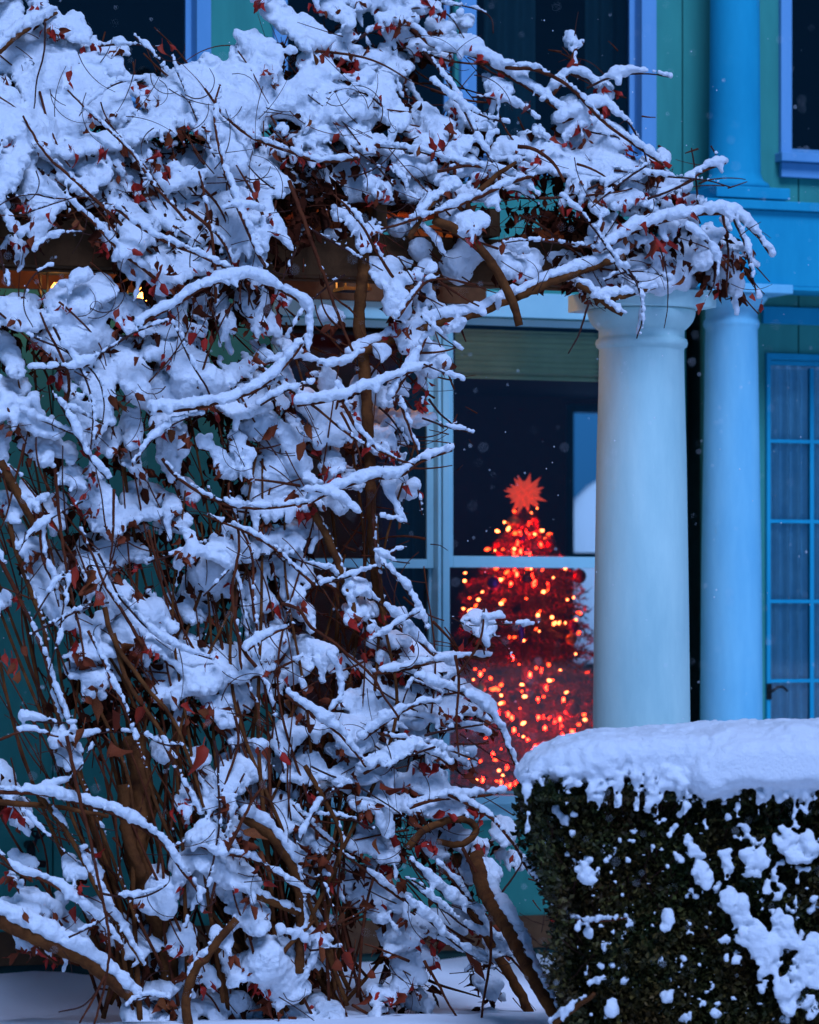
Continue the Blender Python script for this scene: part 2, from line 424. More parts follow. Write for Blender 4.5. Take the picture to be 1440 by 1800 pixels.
# door with small panes, net curtain behind
X0, X1, Z0, Z1 = HOLES['D']
door = MB()
door.box(X0+0.001, X0+0.022, YW-0.02, YW+0.08, Z0, Z1); door.box(X1-0.022, X1-0.001, YW-0.02, YW+0.08, Z0, Z1); door.box(X0+0.022, X1-0.022, YW-0.02, YW+0.08, Z1-0.03, Z1)
door = door.out('door', M['trim'], house); door['label'] = 'glazed door with small panes and a dark lever handle'
yd = YW+0.03
px0, px1 = WX(1354, YW), WX(1430, YW); pw = px1-px0; mun = WX(1437, YW)-px1
stl = MB().box(X0+0.024, px0, yd, yd+0.035, Z0+0.02, Z1-0.032).box(X1-0.06, X1-0.024, yd, yd+0.035, Z0+0.02, Z1-0.032)
stl.box(px0, X1-0.06, yd, yd+0.035, Z0+0.02, Z0+0.14); stl.box(px0, X1-0.06, yd, yd+0.035, Z1-0.055, Z1-0.032); stl.out('leaf_frame', M['trim'], door)
rows = [WZ(1390, y, YW) for y in (645, 775, 916, 1057, 1197, 1337, 1478, 1600)]
xk = px0; cols = []
while xk+pw < X1-0.05: cols.append(xk); xk += pw+mun
for c in cols:
    if c > px0: MB().box(c-mun, c, yd+0.004, yd+0.030, rows[-1], rows[0]).out('muntin', M['trim'], door)
for z in rows[1:-1]: MB().box(px0, X1-0.06, yd+0.006, yd+0.028, z-0.009, z+0.009).out('muntin', M['trim'], door)
for c in cols:
    for za, zb in zip(rows[:-1], rows[1:]):
        MB().box(c, c+pw, yd+0.014, yd+0.017, zb+0.009, za-0.009).out('pane', M['glass'], door)
hz = WZ(1360, 1212, YW); hx = WX(1349, YW)
hp = catmull([(hx, YW-0.0, hz-0.008), (hx, YW-0.05, hz-0.008), (hx+0.03, YW-0.055, hz+0.012), (hx+0.06, YW-0.055, hz+0.012), (hx+0.085, YW-0.055, hz-0.008)], 0.008)
mb = MB().tube(hp, np.linspace(0.009, 0.006, len(hp)), 8); mb.box(hx-0.012, hx+0.012, YW-0.024, YW-0.012, hz-0.05, hz+0.03); mb.out('handle', M['iron'], door, smooth=False)
MB().box(WX(1338, YW), X1+0.06, YW-0.026, YW-0.001, WZ(1400, 571, YW), WZ(1400, 541, YW)).out('door_head_trim', M['trim'], house, bevel=0.003)

def pleats(x0, x1, y, z0, z1, amp, wl, n=90):
    V = []; F = []
    for i in range(n+1):
        x = x0+(x1-x0)*i/n; yy = y+amp*math.sin(x/wl*2*math.pi+0.7*math.sin(x*9))+0.4*amp*math.sin(x/wl*5.1)
        V += [(x, yy, z0), (x, yy, z1)]
    F = [(2*i, 2*i+2, 2*i+3, 2*i+1) for i in range(n)]
    m = [(v[0], v[1]+0.004, v[2]) for v in V]; k = len(V)
    return V+m, F+[tuple(k+i for i in f[::-1]) for f in F]
V, F = pleats(X0+0.02, X1-0.02, YW+0.072, Z0+0.03, Z1-0.05, 0.012, 0.055, 160)
cu = add('net_curtain', V, F, M['curtain'], smooth=True); tag(cu, 'pleated net curtain behind the panes of the glazed door', 'curtain')
HD = house
# rooms behind the glass
def room(name, X0, X1, Y0, Y1, Z0, Z1, m, hole=None):
    b = MB(); th = 0.08
    b.box(X0-th, X0, Y0, Y1, Z0-th, Z1+th); b.box(X1, X1+th, Y0, Y1, Z0-th, Z1+th)
    b.box(X0, X1, Y0, Y1, Z0-th, Z0); b.box(X0, X1, Y0, Y1, Z1, Z1+th)
    if hole:
        a0, a1, c0, c1 = hole
        b.box(X0-th, a0, Y1, Y1+th, Z0-th, Z1+th); b.box(a1, X1+th, Y1, Y1+th, Z0-th, Z1+th)
        b.box(a0, a1, Y1, Y1+th, Z0-th, c0); b.box(a0, a1, Y1, Y1+th, c1, Z1+th)
    else: b.box(X0-th, X1+th, Y1, Y1+th, Z0-th, Z1+th)
    o = b.out(name, m, kind='structure'); return o
RY1 = 20.6
fw = rect(996, 1130, 712, 1180, RY1)
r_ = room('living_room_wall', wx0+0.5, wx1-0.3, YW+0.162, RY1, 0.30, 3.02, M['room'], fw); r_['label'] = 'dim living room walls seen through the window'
b = MB(); f = 0.05
b.box(fw[0], fw[0]+f, RY1, RY1+0.06, fw[2], fw[3]); b.box(fw[1]-f, fw[1], RY1, RY1+0.06, fw[2], fw[3]); b.box(fw[0]+f, fw[1]-f, RY1, RY1+0.06, fw[2], fw[2]+f); b.box(fw[0]+f, fw[1]-f, RY1, RY1+0.06, fw[3]-f, fw[3])
zc = WZ(1030, 980, RY1); b.box(fw[0]+f, fw[1]-f, RY1+0.005, RY1+0.05, zc-0.03, zc+0.03)
b.out('far_window_frame', M['trim'], house)
# snow heaped on a shrub outside that far window
sh = P(1075, 1000, 27.0)
Vs = []; nL, nM = 28, 14
for j in range(nM+1):
    for i in range(nL):
        ph = math.pi*0.5*j/nM; th = 2*math.pi*i/nL
        r = 1.0+0.12*math.sin(3*th+1)+0.1*math.sin(5*th+j*0.9)
        Vs.append((sh[0]+1.0*r*math.cos(ph)*math.cos(th), sh[1]+0.75*r*math.cos(ph)*math.sin(th), 2.62*math.sin(ph)*(1+0.04*math.sin(4*th))))
Fs = [(j*nL+i, j*nL+(i+1) % nL, (j+1)*nL+(i+1) % nL, (j+1)*nL+i) for j in range(nM) for i in range(nL)]
o = add('snowy_shrub', Vs, Fs, M['snow'], smooth=True); tag(o, 'snow buried shrub seen through the far window of the room', 'shrub')
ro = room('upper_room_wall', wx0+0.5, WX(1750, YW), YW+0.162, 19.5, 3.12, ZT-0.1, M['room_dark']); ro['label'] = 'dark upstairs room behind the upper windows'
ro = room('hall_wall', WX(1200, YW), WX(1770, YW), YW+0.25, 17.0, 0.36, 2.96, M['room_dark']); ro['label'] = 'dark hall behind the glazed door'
# slot between window wall and porch column, its deep shade painted on the back
MB().box(WX(1185, YW), WX(1260, YW), YW+0.17, YW+0.2, 0.1, 4.2).out('slot_shade_back', M['dark_green'], house)
# curtains and blind
def curtain(name, xa, xb, ya, yb, Y, m, label, amp=0.02, wl=0.09):
    a, b_, c, d = rect(xa, xb, ya, yb, Y); V, F = pleats(a, b_, Y, c, d, amp, wl, 60)
    o = add(name, V, F, m, smooth=True); tag(o, label, 'curtain'); return o
curtain('curtain', 700, 760, 575, 1440, YW+0.25, M['drape'], 'dark drape at the edge of the dark window beside the sash with the tree')
curtain('curtain', 1030, 1110, -150, 300, YW+0.35, M['drape'], 'dark drape in the upper window next to the teal wall panel')
curtain('curtain', 850, 940, -150, 300, YW+0.35, M['drape'], 'dark drape in the upper window above the arching snowy branch')
V = []; F = []
a, b_, c, d = rect(800, 1080, 582, 668, YW+0.07)
n = 26
for i in range(n+1):
    z = d+(c-d)*i/n; yy = YW+0.07+0.006*math.sin(i*1.9)+(0.014 if i > n-3 else 0)
    V += [(a, yy, z), (b_, yy, z)]
F = [(2*i, 2*i+1, 2*i+3, 2*i+2) for i in range(n)]; k = len(V)
V2 = [(v[0], v[1]+0.006, v[2]) for v in V]
o = add('window_blind', V+V2, F+[tuple(k+i for i in f[::-1]) for f in F], M['blind'], smooth=False); tag(o, 'half drawn olive fabric blind at the top of the window with the tree', 'blind')

# entablature and rear columns on the right
YE = 16.02
ex0, ex1 = WX(1222, YE), WX(1800, YE)
e = MB()
e.box(ex0, ex1, YE, YW-0.034, WZ(1400, 504, YE), WZ(1400, 372, YE)); e.out('frieze', M['trim'], house, bevel=0.004)
e = MB(); e.box(ex0-0.03, ex1, YE-0.03, YW-0.036, WZ(1400, 371.5, YE), WZ(1400, 356, YE)); e.out('ledge', M['trim'], house, bevel=0.004)
e = MB(); e.box(ex0-0.012, ex1, YE-0.014, YW-0.3, WZ(1400, 511, YE), WZ(1400, 504.5, YE)); e.out('architrave', M['trim'], house, bevel=0.003)
def col_prof(xc, Yc, items):
    t = tY(xc, Yc); return [(hw/FPX*t, CAMZ+(HORY-y)/FPX*t) for (hw, y) in items]
Yr = 16.20
cxr = WX(1286, Yr); zr = lambda y: WZ(1286, y, Yr)
mb = MB(); mb.lathe(col_prof(1286, Yr, [(70, 1690), (70, 1668), (60, 1660), (57, 1640), (55, 1270), (53, 1000), (49, 760), (46, 580), (49, 574), (50, 569), (48, 563), (46, 560), (46, 545), (52, 540), (62, 528), (66, 521)]), (cxr, Yr), 56)
pc = mb.out('column', M['rear_column'], house, smooth=True); pc['label'] = 'slender porch column between the pergola column and the glazed door'
hw = 80/FPX*tY(1286, Yr); MB().box(cxr-hw, cxr+hw, Yr-hw, YW-0.05, zr(520.5), zr(505)).out('abacus', M['rear_column'], house, bevel=0.004)
Yu = 16.22; cxu = WX(1292, Yu); zu = lambda y: WZ(1292, y, Yu)
mb = MB(); mb.lathe(col_prof(1292, Yu, [(60, 336), (62, 330), (59, 324), (52, 320), (48, 314), (45.5, 306), (45, 200), (43.5, 0), (40, -230)]), (cxu, Yu), 56)
pc = mb.out('column', M['trim'], house, smooth=True); pc['label'] = 'upper storey column standing on the ledge'
hw = 72/FPX*tY(1292, Yu); MB().box(cxu-hw, cxu+hw, Yu-hw, YW-0.06, zu(356)+0.0, zu(336)).out('plinth', M['trim'], house, bevel=0.004)
# roof edge above, out of frame, so that the house is closed
MB().box(wx0, wx1, YW-0.1, 21, ZT, ZT+0.2).out('eaves', M['trim'], house)
# side and back walls closing the house
MB().box(wx0-0.1, wx0, YW, 21, 0, ZT).out('side_wall', M['wall'], house); MB().box(wx1, wx1+0.1, YW, 21, 0, ZT).out('side_wall', M['wall'], house)

# ================================================================== PERGOLA
YC = 14.68
cx = WX(1128, YC); tc_ = tY(1128, YC); zc = lambda y: CAMZ+(HORY-y)/FPX*tc_
perg = empty('pergola', (cx, YC, 0), 'wooden pergola resting on a thick white column under the vine', 'pergola')
mb = MB(); mb.lathe(col_prof(1128, YC, [(104, 1745), (104, 1715), (98, 1705), (90, 1690), (87, 1660), (86, 1300), (83, 1050), (79, 800), (76, 690), (74.5, 616), (76, 613), (80, 610), (81.5, 604), (80, 598), (76, 595), (75.5, 593), (75.5, 581), (79, 579), (82, 576), (86, 572), (91, 565), (94, 557), (95, 550), (94, 546)]), (cx, YC), 72)
pc = mb.out('column', M['column'], perg, smooth=True); pc['label'] = 'thick round white column with a moulded capital'
hw = 0.245; MB().box(cx-hw, cx+hw, YC-hw, YC+hw, zc(545.5), zc(515)).out('abacus', M['column'], perg, bevel=0.005)
bzt, bzb = zc(440), zc(514.5)
MB().box(WX(-330, YC), cx-0.05, YC-0.055, YC+0.055, bzb+0.015, bzt+0.015).out('beam', M['wood'], perg, bevel=0.005)
MB().box(WX(-330, YC), cx+0.12, YC+0.14, YC+0.21, bzb+0.015, bzt+0.01).out('beam', M['wood'], perg, bevel=0.005)
for i in range(10):
    x = cx-0.25-i*0.52
    MB().box(x-0.025, x+0.025, YC-0.16, YW-0.06, bzt+0.016, bzt+0.13).out('rafter', M['wood'], perg, bevel=0.004)
MB().box(WX(-330, YW), cx, YW-0.064, YW-0.034, bzt-0.10, bzt+0.015).out('ledger', M['wood'], perg, bevel=0.004)
# added blanket of snow and leaves over the rafters, blocking sky from the wall
bx = np.linspace(WX(-330, YC), WX(800, YC), 60); by = np.linspace(YC-0.12, YW-0.07, 26); nb = len(bx)
Q = np.array([(x, y, 0) for y in by for x in bx]); hN = vnoise(Q, 2.2, 8)*0.07+vnoise(Q, 6.0, 9)*0.03
fall = np.array([min(1, min(i, nb-1-i)/3)*min(1, min(j, 25-j)/2+0.15) for j in range(26) for i in range(nb)])
top = Q.copy(); top[:, 2] = bzt+0.16+(0.20+hN)*fall; bot = Q.copy(); bot[:, 2] = bzt+0.135+vnoise(Q, 9, 10)*0.004
FT = [(j*nb+i, j*nb+i+1, (j+1)*nb+i+1, (j+1)*nb+i) for j in range(25) for i in range(nb-1)]; n0 = len(Q)
rim = [k for k in range(nb)]+[j*nb+nb-1 for j in range(1, 26)]+[25*nb+i for i in range(nb-2, -1, -1)]+[j*nb for j in range(24, 0, -1)]
FS = [(rim[k], rim[k]+n0, rim[(k+1) % len(rim)]+n0, rim[(k+1) % len(rim)]) for k in range(len(rim))]
add('added_roof_snow', np.vstack([top, bot]), FT+[tuple(i+n0 for i in f[::-1]) for f in FT]+FS, M['snow'], perg, smooth=True)
thb = MB()
for i in range(46):
    x = bx[0]+(bx[-1]-bx[0])*(i+0.5)/46; thb.box(x-0.055, x+0.055, by[0]+0.05*math.sin(i*2.1), by[-1]-0.02, bzt+0.131+0.0015*(i % 2), bzt+0.1335+0.0015*(i % 2))
thb.out('added_leaf_mat', M['dead_leaf'], perg, kind='stuff')
# second column off frame that carries the left end
xl = WX(-260, YC); MB().lathe([(0.22, 0), (0.2, 0.1), (0.2, bzb)], (xl, YC), 40).out('column', M['column'], perg, smooth=True)

# ================================================================== LAMPS under the pergola
def lantern(x, y, Y, label, power):
    p = PY(x, y, Y); L = empty('porch_lantern', p-np.array([0, 0, 0.10]), label, 'lantern', 'warm lanterns under the pergola')
    b = MB(); s = 0.055
    for sx in (-s, s):
        for sy in (-s, s): b.box(p[0]+sx-0.004, p[0]+sx+0.004, p[1]+sy-0.004, p[1]+sy+0.004, p[2]-0.08, p[2]+0.08)
    b.box(p[0]-0.065, p[0]+0.065, p[1]-0.065, p[1]+0.065, p[2]-0.095, p[2]-0.0805)
    b.out('cage', M['iron'], L)
    MB().lathe([(0.085, p[2]+0.081), (0.05, p[2]+0.12), (0.015, p[2]+0.15), (0.008, bzt-0.0)], (p[0], p[1]), 12).out('cap', M['iron'], L)
    MB().lathe([(0.008, p[2]-0.05), (0.022, p[2]-0.03), (0.028, p[2]-0.005), (0.022, p[2]+0.02), (0.008, p[2]+0.04)], (p[0], p[1]), 12).out('bulb', M['lamp'], L, smooth=True)
    ld = bpy.data.lights.new('lantern_light', 'POINT'); ld.energy = power; ld.color = (1.0, 0.40, 0.09); ld.shadow_soft_size = 0.04
    lo = bpy.data.objects.new('lantern_light', ld); COL.objects.link(lo); lo.parent = L; lo.location = (0, -0.075, 0.10-0.0)
lantern(98, 512, 16.12, 'small warm lantern glowing through the vine near the picture edge', 1.6)
lantern(250, 521, 16.12, 'small warm lantern glowing under the vine beside the arching snowy branch', 1.6)
lantern(620, 474, 15.04, 'unseen warm lantern added behind the pergola beam beside the thick stem', 6.5)  # unseen lantern added to warm the left side of the thick column
# ================================================================== OUTDOOR TAP on the wall
tp = PY(52, 1485, YW)
tap = empty('outdoor_tap', (tp[0], YW-0.03, tp[2]-0.09), 'black outdoor tap on the green wall low beside the thick stem', 'tap')
b = MB(); b.tube(catmull([(tp[0]-0.01, YW, tp[2]), (tp[0]-0.01, YW-0.05, tp[2]), (tp[0]-0.02, YW-0.09, tp[2]-0.02), (tp[0]-0.02, YW-0.1, tp[2]-0.07)], 0.01), 0.02, 10); b.out('body', M['iron'], tap, smooth=True)
b = MB(); wc = np.array([tp[0]+0.02, YW-0.075, tp[2]+0.065])
ring = [(wc[0]+0.03*math.cos(a), wc[1], wc[2]+0.03*math.sin(a)) for a in np.linspace(0, 2*math.pi, 25)]
b.tube(ring, 0.007, 8); b.tube([(wc[0]-0.03, wc[1], wc[2]), (wc[0]+0.03, wc[1], wc[2])], 0.005, 6); b.tube([(wc[0], wc[1], wc[2]-0.03), (wc[0], wc[1], wc[2]+0.03)], 0.005, 6)
b.out('wheel', M['iron'], tap)
b = MB().tube([(tp[0]+0.005, YW-0.06, tp[2]), tuple(wc)], 0.008, 8); b.out('valve_stem', M['iron'], tap)
b = MB().tube([(tp[0]-0.05, YW-0.1, tp[2]-0.075), (tp[0]+0.045, YW-0.1, tp[2]-0.085)], 0.017, 8); b.out('spout', M['iron'], tap)

# ================================================================== CHRISTMAS TREE inside
YT = 17.35
tt = tY(922, YT); ax = PY(922, 900, YT); pxm = FPX/tt
ztop = WZ(922, 905, YT)
xt = empty('christmas_tree', (ax[0], YT, 0.30), 'christmas tree glowing red behind the window glass', 'christmas tree')
MB().lathe([(0.04, 0.30), (0.03, 1.0), (0.006, ztop+0.02)], (ax[0], YT), 10).out('trunk', M['bark_tree'], xt)
MB().lathe([(0.2, 0.30), (0.2, 0.33), (0.06, 0.36), (0.06, 0.48)], (ax[0], YT), 20).out('stand', M['iron'], xt)
def cone_r(z): return np.interp(ztop-z, [0, 0.1, 0.21, 0.32, 0.7, 1.4, 2.2], [0.035, 0.10, 0.19, 0.31, 0.38, 0.5, 0.62])
NV = []; NF = []
tr = np.random.default_rng(5)
for i in range(620):
    z = 0.62+(ztop-0.62)*tr.random()**0.85; th = tr.random()*2*math.pi
    R = cone_r(z)*(0.75+0.35*tr.random()); dz = -0.10*R+0.10*tr.standard_normal()*R
    p0 = np.array([ax[0], YT, z]); p1 = np.array([ax[0]+R*math.cos(th), YT+R*math.sin(th), z+dz])
    nn = int(14+60*R)
    for k in range(nn):
        s = 0.25+0.75*tr.random(); q = p0+(p1-p0)*s; q = q+np.array([0, 0, 0.05*R*math.sin(s*3)])
        d = (p1-p0)/np.linalg.norm(p1-p0)*0.6+tr.standard_normal(3)*0.75; d /= np.linalg.norm(d)
        L = 0.03+0.025*tr.random(); sd = np.cross(d, tr.standard_normal(3)); sd = sd/np.linalg.norm(sd)*0.0036
        bI = len(NV); NV += [q-sd, q+sd, q+d*L]; NF.append((bI, bI+1, bI+2))
add('needles', np.array(NV), np.array(NF), M['fir'], xt, kind='stuff')
# red tinsel wound round the tree
tz = np.linspace(0.8, ztop-0.01, 900); tV = []; tF = []
for i, z in enumerate(tz):
    th = i*0.115+0.3*math.sin(i*0.07); R = float(cone_r(z))*0.93; c = np.array([ax[0]+R*math.cos(th), YT+R*math.sin(th), z+0.02*math.sin(i*0.31)])
    for k in range(7):
        d = tr.standard_normal(3); d /= np.linalg.norm(d); sd = np.cross(d, tr.standard_normal(3)); sd = sd/np.linalg.norm(sd)*0.0024
        bI = len(tV); tV += [c-sd, c+sd, c+d*0.026]; tF.append((bI, bI+1, bI+2))
tn = add('tinsel', np.array(tV), np.array(tF), M['tinsel'], kind='stuff'); tn['label'] = 'red tinsel wound round the christmas tree'
# many pointed star
sc_ = PY(923, 868, YT-0.03); sp = []; sf = []
ga = math.pi*(3-math.sqrt(5)); NS = 40; core = 0.045
for i in range(NS):
    zz = 1-2*(i+0.5)/NS; rr = math.sqrt(1-zz*zz); d = np.array([rr*math.cos(ga*i), rr*math.sin(ga*i), zz])
    a = np.cross(d, [0.3, 0.5, 0.81]); a /= np.linalg.norm(a); c = np.cross(d, a)
    bI = len(sp); w_ = 0.024
    sp += [sc_+d*core*0.8+a*w_, sc_+d*core*0.8+c*w_, sc_+d*core*0.8-a*w_, sc_+d*core*0.8-c*w_, sc_+d*(0.092+0.014*((i*7) % 3))]
    sf += [(bI, bI+1, bI+4), (bI+1, bI+2, bI+4), (bI+2, bI+3, bI+4), (bI+3, bI, bI+4)]
st = add('tree_star', sp, sf, M['star']); tag(st, 'many pointed red paper star lit on top of the christmas tree', 'star')
# light string
Z1L = [(840,440),(725,520),(845,580),(797,690),(765,740),(585,770),(485,790),(645,810),(640,950),(395,955),(535,955),(465,965),(887,787),(917,850),(955,820),(550,710),(640,612),(790,635),(820,820),(195,1168),(190,1240),(475,1130),(570,1163),(515,1230),(540,1218),(755,1128),(790,1132),(893,1142),(1100,1127),(992,1210),(903,1340),(940,1325),(350,1340),(315,1410),(290,1465),(235,1395),(180,1492),(240,1510),(540,1420),(520,1445),(748,1400),(1118,1410),(1175,1390),(870,1515),(853,1550),(1225,1530),(1197,1593),(980,1570),(1045,1620),(1000,1625),(1100,1620),(835,1675),(865,1695),(595,1750),(640,1750),(725,1780),(1222,1710)]
Z2L = [(1193,357),(683,452),(838,485),(950,455),(1057,505),(955,598),(985,595),(285,495),(270,590),(425,577),(365,505),(520,638),(493,680),(430,675),(455,675),(521,732),(515,805),(540,800),(707,635),(707,695),(733,743),(905,745),(1110,705),(690,850),(1270,907),(1278,955),(1223,993),(720,985),(1300,525),(380,1118),(280,1215),(255,1215),(207,1247),(240,1272),(225,1297),(333,1328),(467,1317),(520,1217),(910,1180),(805,1280),(690,1362),(672,1400),(567,1402),(500,1412),(535,1455),(480,1508),(300,1495),(275,1497),(225,1602),(450,1605),(565,1545),(720,1105),(375,1040)]
BP = [(780+a/5.143, 780+b/5.143) for a, b in Z1L]+[(780+a/5.143, 1080+b/5.143) for a, b in Z2L]
strg = empty('light_string', (ax[0], YT, 0.7), 'string of small warm red bulbs wound round the christmas tree', 'lights')
bm_v = []; bm_f = []
for k in range(6): bm_v.append((math.cos(k*math.pi/3), math.sin(k*math.pi/3), 0))
def bulb_mesh():
    b = MB(); b.lathe([(0.0025, -0.012), (0.0065, -0.006), (0.0075, 0.0), (0.006, 0.007), (0.002, 0.013)], (0, 0), 8)
    me = bpy.data.meshes.new('bulb'); me.from_pydata(b.V, [], b.F); me.materials.append(M['bulb_red']); return me
bme = bulb_mesh(); bpos = []; bmo = bme.copy(); bmo.materials.clear(); bmo.materials.append(M['bulb_orange'])
def bulb_at(x, y, back=False):
    p0 = PY(x, y, YT); R = float(cone_r(p0[2])); dx = (p0[0]-ax[0])
    dy = math.sqrt(max(R*R-dx*dx, 0.0))*0.97
    q = PY(x, y, YT-dy+0.02)
    o = bpy.data.objects.new('bulb', bmo if tr.random() < 0.45 else bme); COL.objects.link(o); o.parent = strg
    o.location = Vector(q-np.array(strg.location)); o.rotation_euler = (tr.random()*2, tr.random()*2, 0)
    k = 0.55+0.75*tr.random()**1.5; o.scale = (k, k, k); bpos.append(q)
for x, y in BP: bulb_at(x, y)
bme2 = bme.copy(); bme2.materials.clear(); bme2.materials.append(M['bulb_fill'])
for i in range(80):        # unseen bulbs added inside the tree to light its needles red
    z = (ztop-0.02-0.36*tr.random()) if i < 40 else (0.75+0.45*tr.random()) if i < 66 else (1.0+0.5*tr.random()); th = tr.random()*2*math.pi; R = float(cone_r(z))*(0.15+0.45*tr.random())
    o = bpy.data.objects.new('bulb', bme2); COL.objects.link(o); o.parent = strg
    q = np.array([ax[0]+R*math.cos(th), YT+R*math.sin(th), z]); o.location = Vector(q-np.array(strg.location)); bpos.append(q)
o_ = sorted(bpos, key=lambda q: -q[2]); wb = MB()
for q0, q1 in zip(o_[:-1], o_[1:]):
    if np.linalg.norm(q1-q0) < 0.28:
        mid = (q0+q1)/2-np.array([0, 0, 0.015]); wb.tube([q0, mid, q1], 0.0012, 4)
wb.out('wire', M['wire'], strg)
# ornaments
def ball(name, x, y, rpx, m, label, sz=1.0):
    p0 = PY(x, y, YT); R = float(cone_r(p0[2])); dx = p0[0]-ax[0]
    q = PY(x, y, YT-math.sqrt(max(R*R-dx*dx, 0))-0.02); r = rpx/pxm
    pr = [(r*math.sin(a)+0.0005, q[2]-r*sz*math.cos(a)) for a in np.linspace(0.02, math.pi-0.02, 16)]
    if sz > 1.5: pr = [(r*(math.sin(a)**1.4)+0.0005, q[2]-r*sz*math.cos(a)) for a in np.linspace(0.02, math.pi-0.02, 16)]
    rt = empty(name, (q[0], q[1], q[2]-r*sz), label, 'ornament', 'ornaments on the christmas tree')
    MB().lathe(pr, (q[0], q[1]), 20).out('glass_body', m, rt, smooth=True)
    MB().lathe([(0.006, q[2]+r*sz-0.004), (0.006, q[2]+r*sz+0.008), (0.001, q[2]+r*sz+0.012)], (q[0], q[1]), 8).out('cap', M['orn_amber'], rt)
ball('tree_ornament', 925, 1018, 11, M['orn_red'], 'red ball under the middle rail of the window on the tree')
ball('tree_ornament', 868, 1026, 12, M['orn_magenta'], 'magenta ball on the tree left of centre under the rail')
ball('tree_ornament', 1018, 1013, 13, M['orn_red'], 'large dark red ball on the tree next to the thick column')
ball('tree_ornament', 916, 1112, 6, M['orn_magenta'], 'long magenta drop hanging mid tree', 3.2)
ball('tree_ornament', 1008, 1102, 9, M['orn_magenta'], 'magenta drop on the tree near the thick column', 1.3)
ball('tree_ornament', 1004, 1124, 10, M['orn_amber'], 'orange ball just under the magenta drop near the thick column')
ball('tree_ornament', 1007, 1247, 13, M['orn_red'], 'dull red ball low on the tree near the thick column')
ball('tree_ornament', 903, 917, 12, M['orn_amber'], 'amber ball glowing below the star', 0.8)
ball('tree_ornament', 918, 947, 6, M['orn_magenta'], 'small purple ball above the window rail')
ball('tree_ornament', 968, 955, 10, M['orn_red'], 'red bell shaped ornament just above the window rail', 1.3)
ball('tree_ornament', 930, 1205, 8, M['orn_red'], 'red ball in the lower half of the tree centre')
ball('tree_ornament', 845, 1210, 9, M['orn_amber'], 'orange ball low on the tree beside the window frame')

# ================================================================== HEDGE
TH = 13.9
def hc(x, y, t=TH): return Cc(x, y, t)
hedge = empty('box_hedge', P(1200, 1107+1.6*FPX/TH, TH+0.35), 'clipped dark box hedge capped with a thick slab of snow', 'hedge')
hx0, hx1 = hc(942, 0)[0], hc(1620, 0)[0]; hz1 = hc(0, 1385)[2]; hzb = -1.6
hr = np.random.default_rng(21)
Vh = []; cor = MB()
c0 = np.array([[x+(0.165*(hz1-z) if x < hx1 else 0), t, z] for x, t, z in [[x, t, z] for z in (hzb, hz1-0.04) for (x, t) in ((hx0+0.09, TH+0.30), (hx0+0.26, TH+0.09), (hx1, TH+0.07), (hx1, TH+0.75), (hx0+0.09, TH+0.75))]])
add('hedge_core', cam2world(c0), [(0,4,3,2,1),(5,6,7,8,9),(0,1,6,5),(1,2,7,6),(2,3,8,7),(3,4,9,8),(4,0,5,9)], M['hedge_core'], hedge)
N = 46000
fc = hr.random(N); pos = np.zeros((N, 3)); nrm = np.zeros((N, 3))
zz = hzb+(hz1-hzb)*hr.random(N)
front = fc < 0.72; lf = (fc >= 0.72) & (fc < 0.92); tp_ = fc >= 0.92
pos[:, 0] = np.where(lf, hx0, hx0+(hx1-hx0)*hr.random(N)); pos[:, 1] = np.where(front, TH, TH+0.75*hr.random(N)); pos[:, 2] = np.where(tp_, hz1, zz)
pos[:, 0] += 0.165*(hz1-pos[:, 2])*np.clip((hx1-pos[:, 0])/(hx1-hx0), 0, 1)**2; nrm[front, 1] = -1; nrm[lf, 0] = -1; nrm[tp_, 2] = 1
bul = vnoise(pos, 3.4, 5)*0.055+vnoise(pos, 10.0, 6)*0.035
bul = bul+np.where(lf, vnoise(pos, 4.0, 15)*0.085, 0)
pos += nrm*(bul*1.2-0.075*hr.random(N)**1.5+0.02)[:, None]
pos[:, 1] += np.where(front, 0.30*np.clip(1-(pos[:, 0]-hx0-0.165*(hz1-pos[:, 2]))/0.22, 0, 1)**2, 0); edge_round = np.clip((hz1-pos[:, 2]), 0, 0.12); pos[:, 1] += np.where(front, (0.12-edge_round)*0.25, 0)
dr = nrm*0.6+hr.standard_normal((N, 3))*0.6+np.array([0, 0, 0.35]); dr /= np.linalg.norm(dr, axis=1, keepdims=True)
sd = np.cross(dr, hr.standard_normal((N, 3))); sd /= np.linalg.norm(sd, axis=1, keepdims=True)
L = (0.016+0.020*hr.random(N))[:, None]; Wd = L*0.33
up_ = np.cross(dr, sd)*L*0.12
NE = 2600      # shoots standing up in front of the snow's edge
xe = hx0+(hx1-hx0)*hr.random(NE); pe = np.stack([xe, TH-0.035-0.03*hr.random(NE), hz1-0.05+0.12*hr.random(NE)**1.6*(0.5+0.5*vnoise(np.stack([xe, xe*0, xe*0], 1), 14, 77))], 1)
de = np.array([0, -0.35, 0.8])+hr.standard_normal((NE, 3))*0.5; de /= np.linalg.norm(de, axis=1, keepdims=True)
se = np.cross(de, hr.standard_normal((NE, 3))); se /= np.linalg.norm(se, axis=1, keepdims=True)
pos = np.vstack([pos, pe]); dr = np.vstack([dr, de]); sd = np.vstack([sd, se]); N += NE
L = np.vstack([L, (0.014+0.014*hr.random(NE))[:, None]]); Wd = L*0.33; up_ = np.cross(dr, sd)*L*0.12
V4 = np.stack([pos, pos+dr*L*0.5+sd*Wd+up_, pos+dr*L, pos+dr*L*0.5-sd*Wd+up_], 1).reshape(-1, 3)
F4 = np.arange(N*4).reshape(-1, 4)
tipm = hr.random(N) < 0.2
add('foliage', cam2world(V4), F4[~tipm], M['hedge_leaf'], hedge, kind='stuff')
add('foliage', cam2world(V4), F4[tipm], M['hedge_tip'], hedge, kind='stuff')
sb = MB()
